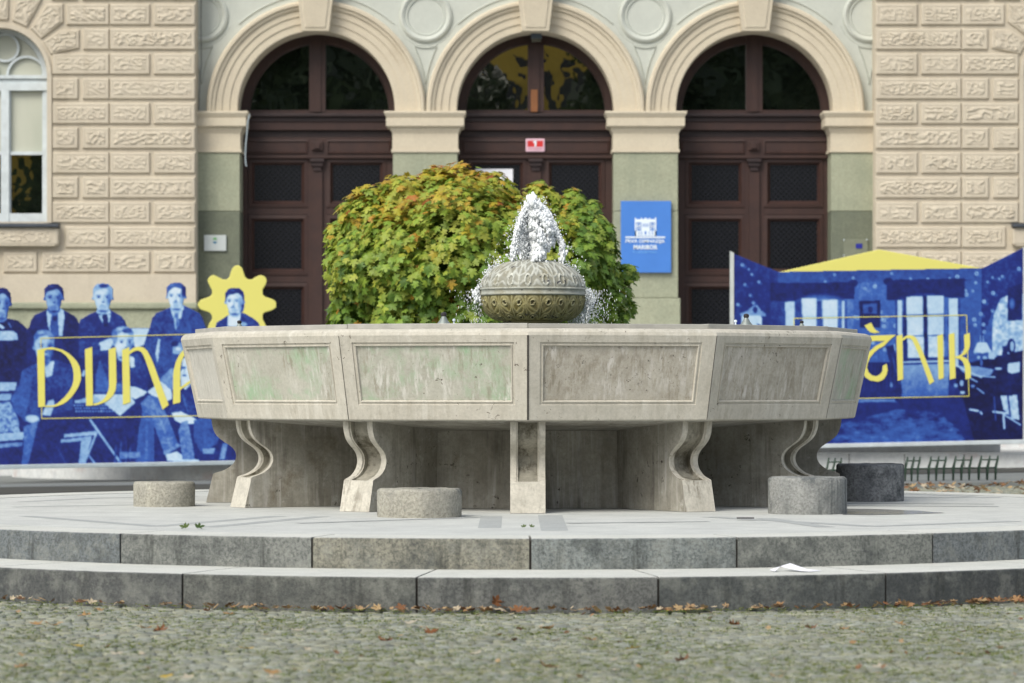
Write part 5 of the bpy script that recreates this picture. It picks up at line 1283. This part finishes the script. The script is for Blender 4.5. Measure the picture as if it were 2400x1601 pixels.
mb.prism([(a_, PZ(bot2(1713) + 7, YB)), (b_, PZ(bot2(2410) + 7, YB)), (b_, PZ(bot2(2410) - 3, YB)), (a_, PZ(bot2(1713) - 3, YB))], YB - .02, YB + .05); mb.build('bottom_rail', plain('white_rail', (.5, .55, .58), .4), RB, bevel=.006)
mb = MB(); mb.prism([(PX(x, YB), PZ(y, YB)) for x, y in ((1711, 1045), (1720, 1045), (1720, 593), (1711, 588))], YB - .012, YB + .05); mb.prism([(PX(x, YB), PZ(y, YB)) for x, y in ((2397.5, 1040), (2412, 1040), (2412, 573), (2397.5, 580))], YB - .012, YB + .05)
mb.build('side_rail', plain('pale_side_rail', (.50, .53, .52), .5), RB)
for px_c in (1760, 1990, 2330): mb = MB(); mb.box(PX(px_c, YB) - .02, YB + .031, PZ(bot2(px_c), YB), PX(px_c, YB) + .02, YB + .07, PZ(700, YB)); mb.box(PX(px_c, YB) - .02, YB + .07, PZ(905, YB), PX(px_c, YB) + .02, YB + .75, PZ(899, YB)); mb.build('rear_brace', M['dark_metal'], RB)
Zt = [(2026, 763), (2042, 756), (2047, 767), (2053, 774), (2062, 779), (2050, 781), (2040, 779), (2034, 774)]
Zb = [(2028, 787.3), (2100, 784.6), (2085, 797), (2072, 811), (2060, 817), (2049, 826), (2040, 837), (2034, 850), (2032, 862), (2036, 873), (2044, 880), (2054, 882), (2062, 878), (2067.6, 871), (2069, 858), (2078, 852.5), (2080.6, 866), (2078, 878), (2072.7, 887), (2066, 892), (2057, 894.5), (2040, 892), (2028, 884), (2022, 870), (2022, 852), (2027, 838), (2037, 824), (2052, 811), (2074, 799), (2030, 799.5)]
Nr = [(2115, 794), (2120, 789), (2126, 786), (2133, 785.5), (2140, 787), (2146, 791), (2150, 797), (2158, 813), (2165.7, 832), (2189.5, 893.8), (2178.8, 901.4), (2159, 845.6), (2150, 823), (2143, 807.7), (2139, 799), (2134.7, 794), (2130, 792.5), (2124, 793), (2116, 799)]
Ka = [(2259.4, 785), (2272.9, 780), (2273.6, 807.7), (2272, 816), (2269, 823), (2262, 831), (2253.6, 835), (2257, 836), (2264, 839), (2269, 844), (2273, 853), (2275, 863), (2275.6, 885), (2263, 890), (2261.5, 863), (2259, 853), (2255, 845.6), (2249, 841), (2241, 840), (2239, 835), (2247, 833.5), (2253.6, 830), (2258, 823), (2260.5, 814)]
lines_part([Zt, Zb, [(2101, 787.7), (2115, 783.6), (2117, 888.7), (2104, 892.8)], Nr, [(2196.7, 787), (2210, 783), (2212, 886), (2199.5, 890)], [(2223.6, 783.6), (2237, 780), (2239.8, 886), (2226, 890)], Ka], 'yellow_lettering', RB, YB - .006)
lines_part([seg(1860, 746, 2266, 738.6, 1.7), seg(1960, 935, 2272, 928.6, 1.7), seg(2265.3, 738, 2271.2, 929, 1.7), seg(1860.8, 746, 1861.5, 800, 1.7)], 'yellow_border', RB, YB - .0045)

# ------------------------------------------------------------------ bike rack
Yk = 35.2
bk = empty('bike_rack', (PX(2230, Yk), Yk, gz(4.4, 34) + .02), label='low green steel bike rack along the pavement beside the marble steps', cat='bike rack')
for px_c, w in ((1954, 30), (2139, 30), (2197, 36), (2256, 38), (2317, 40)):
    x = PX(px_c, Yk); z0 = gz(x, 34) + .02; mb = MB(); zt = z0 + .238; hw = w / 2 * Yk / F; r = .0085
    for sx, oy in ((-1, 0), (0, 0), (1, .03)):
        xx = x + sx * hw
        mb.tube([(xx - .012, Yk + oy, z0), (xx - .004, Yk + oy, z0 + .13), (xx + .016, Yk + oy, zt - .02), (xx + .018, Yk + oy + .03, zt + .006), (xx + .014, Yk + oy + .06, zt - .03), (xx + .006, Yk + .2, z0 + .12), (xx + .014, Yk + .24, z0)], r, 6)
    for a_, b_, oy in ((-1, 0, 0), (0, 1, .03)): mb.tube([(x + a_ * hw + .014, Yk + oy, zt - .03), (x + b_ * hw + .014, Yk + oy, zt - .03)], r * .9, 6)
    mb.build('wheel_holder', M['green_metal'], bk, smooth='all')
mb = MB(); pts = [(PX(p, Yk), Yk + .1, gz(PX(p, Yk), 34) + .02 + .125) for p in (1940, 2100, 2340)]; mb.tube(pts, .008, 6); mb.build('rail', M['green_metal'], bk, smooth='all')

# ------------------------------------------------------------------ maple tree
YT = 30.0
tree = empty('maple_tree', (PX(1125, YT), YT, gz(0, YT)), label='low round maple tree turning orange on top, behind the fountain', cat='tree')
mb = MB()
tx, tz = PX(1125, YT), gz(0, YT)
mb.tube([(tx, YT, tz - .05), (tx + .01, YT, tz + .5), (tx - .01, YT, tz + 1.0), (tx, YT, tz + 1.45)], [.085, .07, .062, .055], 10)
for k in range(11):
    t = k * 2.4; l = random.uniform(.7, 1.05); z0 = tz + 1.05 + .035 * k
    mb.tube([(tx, YT, z0), (tx + math.cos(t) * l * .4, YT + math.sin(t) * l * .4, z0 + .22), (tx + math.cos(t) * l * .8, YT + math.sin(t) * l * .75, z0 + .5), (tx + math.cos(t) * l, YT + math.sin(t) * l, z0 + .75 - .4 * (k % 2))], [.035, .025, .014, .006], 6)
mb.build('trunk', M['bark'], tree, smooth='all')
LOB = [(1085, 475, 72), (1020, 462, 62), (1012, 420, 26), (960, 500, 80), (940, 445, 30), (1150, 478, 62), (1065, 425, 30), (1110, 425, 28), (1165, 428, 26), (890, 530, 85), (880, 470, 28), (825, 565, 50), (826, 500, 28), (850, 625, 75), (790, 552, 28), (845, 690, 62), (960, 640, 150), (1100, 620, 180), (1270, 485, 48), (1262, 450, 24), (1335, 505, 52), (1345, 465, 24), (1385, 490, 26), (1375, 560, 60), (1380, 620, 66), (1430, 690, 48), (1290, 650, 135), (1000, 730, 150), (1180, 730, 150), (1370, 730, 95), (860, 750, 82), (1210, 565, 85), (800, 600, 34), (1470, 640, 24), (1472, 722, 24), (815, 715, 34), (1415, 590, 30)]
kx = YT / F; sph = []
for x, y, r in LOB:
    dx = (x - 1120) / 365; dz = (y - 640) / 240; dd = math.sqrt(max(0, 1 - min(1, dx * dx + dz * dz)))
    n_s = 1 if r < 60 else 3
    for s_ in range(n_s):
        yo = [(-.62, .62, 0), (-.62, .62, 0)][0][s_] * dd * 1.25 if n_s > 1 else -.2 * dd
        sph.append((PX(x, YT), YT + yo, PZ(y, YT), r * kx))
lv2 = [(0, -.02), (.10, .12), (.30, .03), (.52, .16), (.38, .26), (.50, .42), (.68, .52), (.42, .55), (.30, .62), (.22, .80), (0, 1.08)]
lv2 = [(0, 0), (.10, .05), (.30, -.08), (.34, .10), (.56, .10), (.42, .26), (.26, .33), (.46, .44), (.72, .62), (.50, .62), (.40, .74), (.17, .60), (.22, .86), (0, 1.12)]
leaf2d = lv2 + [(-x, y) for x, y in lv2[-2:0:-1]]
mb = MB(); cols = []
def put_leaf(p, nrm, s, c_, droop=.18, spin=None):
    n = nrm.normalized(); dn = Vector((0, 0, -1)); t = dn - n * dn.dot(n)
    if t.length < .05: t = Vector((1, 0, 0))
    t.normalize(); b_ = n.cross(t); a_ = random.gauss(0, .6) if spin is None else spin; t2 = t * math.cos(a_) + b_ * math.sin(a_); b2 = n.cross(t2)
    vs = [p]; 
    for x, y in leaf2d:
        q = p + b2 * (x * s) + t2 * ((y - .35) * s) - n * (droop * s * (abs(x) * .7 + (y - .35) ** 2)); vs.append(q)
    vs[0] = p + n * .02 * s
    m = len(leaf2d); mb.add(vs, [(0, 1 + i, 1 + (i + 1) % m) for i in range(m)])
    cols.extend([c_] * len(vs))
def leafcol(p):
    zr = (p.z - 1.3) / 1.35; xr = (p.x - tx) / 1.35
    o_ = .06 + zr * .88 + .35 * mn.noise((p.x * 2.6, p.y * 2.6, p.z * 2.6)) + .25 * mn.noise((p.x * 7, p.y * 7, p.z * 7)) - (.35 if xr > .62 else 0) - .1 * xr + random.gauss(0, .09)
    if o_ > 1.08: c_ = random.choice([(.42, .17, .035), (.45, .25, .04), (.36, .12, .03), (.40, .30, .04)])
    elif o_ > .80: c_ = random.choice([(.42, .34, .035), (.40, .37, .045), (.42, .28, .035), (.34, .37, .045)])
    elif o_ > .36: c_ = random.choice([(.31, .38, .05), (.25, .35, .045), (.36, .39, .055), (.20, .31, .04)])
    else: c_ = random.choice([(.18, .30, .04), (.14, .25, .04), (.21, .32, .045), (.11, .20, .035), (.26, .34, .055)])
    if random.random() < .008: c_ = (.45, .24, .03)
    g_ = random.uniform(.8, 1.15); return tuple(v * g_ for v in c_)
area = [s_[3] ** 2 for s_ in sph]; tot = sum(area)
for layer, cnt in ((1.0, 40000), (.86, 20000)):
    for (cx, cy, cz, r), ar in zip(sph, area):
        n = int(cnt * ar / tot) + 4
        for _ in range(n):
            d = Vector((random.gauss(0, 1), random.gauss(0, 1), random.gauss(0, 1))).normalized()
            if d.z < -.5 and random.random() < .6: continue
            q_ = Vector((cx, cy, cz)) + d * r; rr = r * layer * random.uniform(.86, 1.08) * (1 + .34 * mn.noise((q_.x * 3.6, q_.y * 3.6, q_.z * 3.6))); p = Vector((cx, cy, cz)) + d * rr
            if p.z < .95 or p.y > YT + .75: continue
            if any((p.x - a_) ** 2 + (p.y - b_) ** 2 + (p.z - e_) ** 2 < (f_ * .80 * layer) ** 2 for a_, b_, e_, f_ in sph): continue
            nn = (d + Vector((0, -.15, .55)) + Vector((random.gauss(0, .35), random.gauss(0, .35), random.gauss(0, .3)))).normalized()
            put_leaf(p, nn, random.uniform(.048, .082), leafcol(p))
for _ in range(9000):
    t1 = random.uniform(0, 6.28); u = random.uniform(-1, 1); rr = random.random() ** .4 * .86; cz_ = math.sqrt(1 - u * u)
    p = Vector((tx + 1.18 * rr * cz_ * math.cos(t1), YT + .85 * rr * cz_ * math.sin(t1), 1.62 + .78 * rr * u))
    if p.z < .95: continue
    put_leaf(p, Vector((random.gauss(0, .5), random.gauss(-.3, .5), 1)), random.uniform(.05, .085), leafcol(p))
o = mb.build('crown', M['leaf'], tree, recalc=False); setcol(o, cols)

# ------------------------------------------------------------------ fallen leaves and litter
def leafmesh(name, curl, colr):
    global mb, cols
    mb = MB(); cols = []; vs = [(0, 0, .004)]
    for x, y in leaf2d:
        xx, yy = x, y - .4; vs.append((xx, yy, .01 + curl * (xx * xx * 1.4 + .5 * yy * yy) * random.uniform(.6, 1.4)))
    m = len(leaf2d); mb.add(vs, [(0, 1 + i, 1 + (i + 1) % m) for i in range(m)])
    o = mb.build(name, M['dead'], recalc=False); cols = [colr] * len(o.data.vertices); setcol(o, cols); return o
kinds = [('fallen_leaf', .35, (.40, .24, .10), 'curled tan maple leaf lying on the cobbles', 'tan fallen leaves'),
         ('fallen_leaf', .5, (.22, .09, .035), 'dark brown maple leaf lying on the cobbles', 'brown fallen leaves'),
         ('fallen_leaf', .2, (.55, .38, .04), 'bright yellow maple leaf lying on the cobbles', 'yellow fallen leaves'),
         ('fallen_leaf', .3, (.50, .44, .34), 'pale bleached maple leaf lying on the cobbles', 'pale fallen leaves')]
protos = []
for nm, cu, cl, lb, gp in kinds:
    o = leafmesh(nm, cu, cl); tag(o, lb, 'leaf', gp); protos.append(o)
used = set()
def place(kind, x, y, z, s, tilt=.15, label=None):
    o = protos[kind]
    if kind in used: o = dup(o)
    used.add(kind); o.location = (x, y, z); o.scale = (s, s, s); o.rotation_euler = (random.gauss(0, tilt), random.gauss(0, tilt), random.uniform(0, 6.28))
    if label: o['label'] = label
    return o
gp_ = lambda px, py, z: (PX(px, (EYE - z) * F / (py - HZ)), (EYE - z) * F / (py - HZ))
for px_, py, k in ((180, 1511, 2), (575, 1517, 2), (390, 1582, 2), (1482, 1517, 2), (235, 1488, 3), (275, 1530, 3), (120, 1462, 0), (85, 1460, 0), (230, 1427, 0), (535, 1437, 0), (375, 1475, 1), (485, 1430, 1), (340, 1470, 0), (440, 1585, 3), (640, 1585, 3), (637, 1573, 0), (965, 1457, 3), (1300, 1500, 3), (1280, 1470, 0), (1355, 1475, 3), (1110, 1530, 3), (1440, 1568, 3), (1285, 1560, 0), (1385, 1497, 0), (1818, 1583, 0), (2110, 1460, 0), (1720, 1462, 1), (1900, 1470, 1), (2290, 1405, 1), (1975, 1472, 0), (200, 1440, 0), (150, 1425, 3), (905, 1500, 1), (760, 1545, 3), (1600, 1545, 1), (2250, 1530, 2), (2060, 1560, 3), (50, 1560, 0), (1010, 1480, 1), (700, 1475, 3)):
    x, y = gp_(px_, py, -.315)
    place(k, x, y, -.320, random.uniform(.042, .065))
for _ in range(0):
    py = random.uniform(1440, 1600); x, y = gp_(random.uniform(0, 2400), py, -.315)
    if inside(x, y, A2 + .05, B2 + .05): continue
    place(random.choice((0, 1, 3, 3, 0)), x, y, -.307, random.uniform(.02, .042))
ords = 'first second third fourth fifth sixth seventh eighth ninth tenth eleventh twelfth thirteenth fourteenth fifteenth sixteenth seventeenth eighteenth'.split()
for k, cn in enumerate(('tan', 'dark brown', 'bright yellow', 'pale bleached')):
    L_ = sorted([o for o in col.objects if o.get('group') == kinds[k][4]], key=lambda o: o.location.x / o.location.y)
    for i, o in enumerate(L_): o['label'] = f'{cn} maple leaf on the cobbles, {ords[i]} from left of the {len(L_)} {cn} ones'
# upright leaf against the step
o = place(0, *gp_(1958, 1412, -.31), -.27, .058, .1, 'single tan leaf standing upright against the lower step, right part'); o.rotation_euler = (1.35, .3, .2)
o = place(1, *gp_(1162, 1424, -.31), -.28, .055, .1, 'dark red brown leaf standing up against the middle of the lower step'); o.rotation_euler = (1.2, .5, .4)
# leaf litter drift along the lower step
mb = MB(); cols = []
pal = [(.36, .21, .10), (.24, .11, .05), (.47, .33, .17), (.15, .08, .04), (.54, .45, .32), (.42, .28, .15)]
def litter(x, y, z, s):
    n = Vector((random.gauss(0, .4), random.gauss(0, .4), 1)); c_ = random.choice(pal); put_leaf(Vector((x, y, z)), n, s, c_, random.uniform(-.6, .3), random.uniform(0, 6.28))
for _ in range(760):
    t = random.uniform(-.75, .85); px_e = t
    w = .35 + .5 * (abs(t - .0) < .35) + 1.0 * (t > .38)
    if random.random() > w / 1.5: continue
    x, y = ell(A2 + .02 + abs(random.gauss(0, .05 if t < .38 else .09)), B2 + .02 + abs(random.gauss(0, .05 if t < .38 else .10)), t)
    litter(x, y, -.325 + random.uniform(0, .014), random.uniform(.020, .050))
for _ in range(70):
    py = random.uniform(1440, 1600); x, y = gp_(random.uniform(0, 2400), py, -.315)
    if not inside(x, y, A2 + .05, B2 + .05): litter(x, y, -.303, random.uniform(.015, .03))
for _ in range(230):
    y = random.uniform(27.5, 34.4); x = random.uniform(.112, .155) * y
    if inside(x, y, A1 + .1, B1 + .1): continue
    litter(x, y, gz(x, y) + random.uniform(.01, .03), random.uniform(.04, .085))
for _ in range(9): 
    x, y = gp_(random.uniform(1150, 1190), random.uniform(1186, 1190), 0); litter(x, y, .012, .03)
o = mb.build('leaf_litter', M['dead'], recalc=False); setcol(o, cols); tag(o, 'drift of brown and tan dead leaves along the foot of the steps', 'leaf litter', kind='stuff')
# green leaves on the platform
def green_leaf(px_, py, s, lb):
    x, y = gp_(px_, py, 0)
    global mb, cols
    mb = MB(); cols = []
    for k in (-1, 1): put_leaf(Vector((x + k * s * .7, y, .012)), Vector((k * .25, -.55, 1)), s, random.choice([(.05, .09, .02), (.08, .12, .025)]), -.35, 1.5 * k)
    o = mb.build('green_leaf', M['leaf'], recalc=False, origin=(x, y, .0)); setcol(o, cols); tag(o, lb, 'leaf')
green_leaf(450, 1240, .05, 'curled green leaf pair on the platform edge left of the fountain')
green_leaf(1237, 1239, .028, 'small green leaf scrap on the platform before the centre leg')
# folded paper on the lower step
Yp = .946 * F / (1341 - HZ)
def pp(x, y, dy=0, z=None): return (PX(x, Yp + dy), Yp + dy, PZ(y, Yp + dy) if z is None else z)
mb = MB(); zt = -.1605
A_ = pp(1804, 1335, .12, zt + .004); B_ = pp(1828, 1327.5, .10); C_ = pp(1816, 1341, 0, zt + .002); D_ = pp(1852, 1320, .16); E_ = pp(1891, 1336, .03, zt + .012); F_ = pp(1876, 1339.5, -.02, zt + .006); G_ = pp(1926, 1340, .05, zt + .003); H_ = pp(1900, 1341, -.02, zt + .003)
mb.add([A_, B_, C_, D_, E_, F_, G_, H_], [(0, 2, 1), (1, 5, 3), (3, 5, 4), (4, 5, 7), (4, 7, 6)])
o = mb.build('crumpled_paper', M['paper'], recalc=False, origin=(PX(1860, Yp), Yp, zt)); s_ = o.modifiers.new('t', 'SOLIDIFY'); s_.thickness = .0015
tag(o, 'folded white paper lying on the lower step at right', 'paper')
x, y = gp_(1748, 1219, 0); mb = MB(); mb.box(x - .055, y - .02, .009, x + .05, y + .02, .016); o = mb.build('dark_scrap', M['dark_metal'], origin=(x, y, .009), bevel=.003); tag(o, 'flat dark scrap lying on the platform right of the centre leg', 'scrap')

# ------------------------------------------------------------------ the far side of the square, behind the camera (seen only mirrored in the panes)
def big_tree(x, y, h, w, seed, lb):
    r_ = random.Random(seed); t = empty('park_tree', (x, y, -.33), label=lb, cat='tree', group='trees across the square')
    m_ = MB(); m_.tube([(x, y, -.4), (x + .1, y, h * .3), (x, y, h * .7)], [.35, .28, .12], 8); m_.build('trunk', M['bark'], t, smooth='all')
    m_ = MB(); cl_ = []
    for _ in range(3200):
        d = Vector((r_.gauss(0, 1), r_.gauss(0, 1), r_.gauss(0, 1))).normalized(); k = r_.uniform(.55, 1) * (1 + .25 * mn.noise((d.x * 2 + seed, d.y * 2, d.z * 2)))
        p = Vector((x + d.x * w * k, y + d.y * w * k, h * .56 + d.z * h * .46 * k)); u = Vector((r_.gauss(0, 1), r_.gauss(0, 1), r_.gauss(0, 1))).normalized(); v = u.cross(Vector((r_.gauss(0, 1), 1, .3))).normalized(); s_ = r_.uniform(.3, .75)
        m_.add([p - u * s_, p - v * s_ * .7, p + u * s_, p + v * s_ * .7], [(0, 1, 2, 3)]); g_ = r_.uniform(.4, 1.1); cl_ += [(.04 * g_, .06 * g_, .02 * g_)] * 4
    o = m_.build('crown', M['leaf'], t, recalc=False); setcol(o, cl_)
for k, (x, y, h, w) in enumerate(((-28, -30, 17, 5.0), (-11.5, -29, 16, 3.8), (-6.5, -26, 15, 4.2), (-1.6, -31, 11.5, 2.6), (5.6, -27, 16, 3.8), (11, -30, 17, 5), (18, -28, 16, 5), (26, -30, 17, 6))):
    if k == 0: big_tree(-20.5, -30, 10.2, 1.7, 44, 'small tree before the wide yellow house behind the viewer'); big_tree(-15.6, -31, 9.4, 1.5, 47, 'slim tree at the right end of the wide yellow house behind the viewer')
    big_tree(x, y, h, w, k + 5, f'tall dark green tree across the square behind the viewer, {ords[k]} from left')
M['house_yellow'] = plain('yellow_facade', (.95, .60, .10), .85, .2, 0, .08, 2)
for (x0, x1, z1, lb) in ((-1.5, 4.6, 14.5, 'narrow yellow town house across the square behind the viewer'), (-22, -14, 12, 'wide yellow town house across the square behind the viewer')):
    h_ = empty('town_house', ((x0 + x1) / 2, -36, -.33), label=lb, cat='house')
    m_ = MB(); m_.box(x0, -44, -.4, x1, -36, z1); m_.build('wall', M['house_yellow'], h_)
    m_ = MB(); m_.add([(x0 - .4, -35.6, z1), (x1 + .4, -35.6, z1), (x1 + .4, -44.4, z1), (x0 - .4, -44.4, z1), (x0 - .4, -40, z1 + 3), (x1 + .4, -40, z1 + 3)], [(0, 1, 5, 4), (2, 3, 4, 5), (1, 2, 5), (3, 0, 4), (3, 2, 1, 0)]); m_.build('roof', plain('brown_roof_tiles', (.12, .05, .03), .9), h_)
    for zz in (1, 4.2, 7.4, 10.6):
        xx = x0 + .8
        while xx + 1 < x1 and zz + 1.8 < z1: m_ = MB(); m_.box(xx, -35.98, zz, xx + 1, -35.9, zz + 1.8); m_.build('window', M['dark_metal'], h_); xx += 2.1
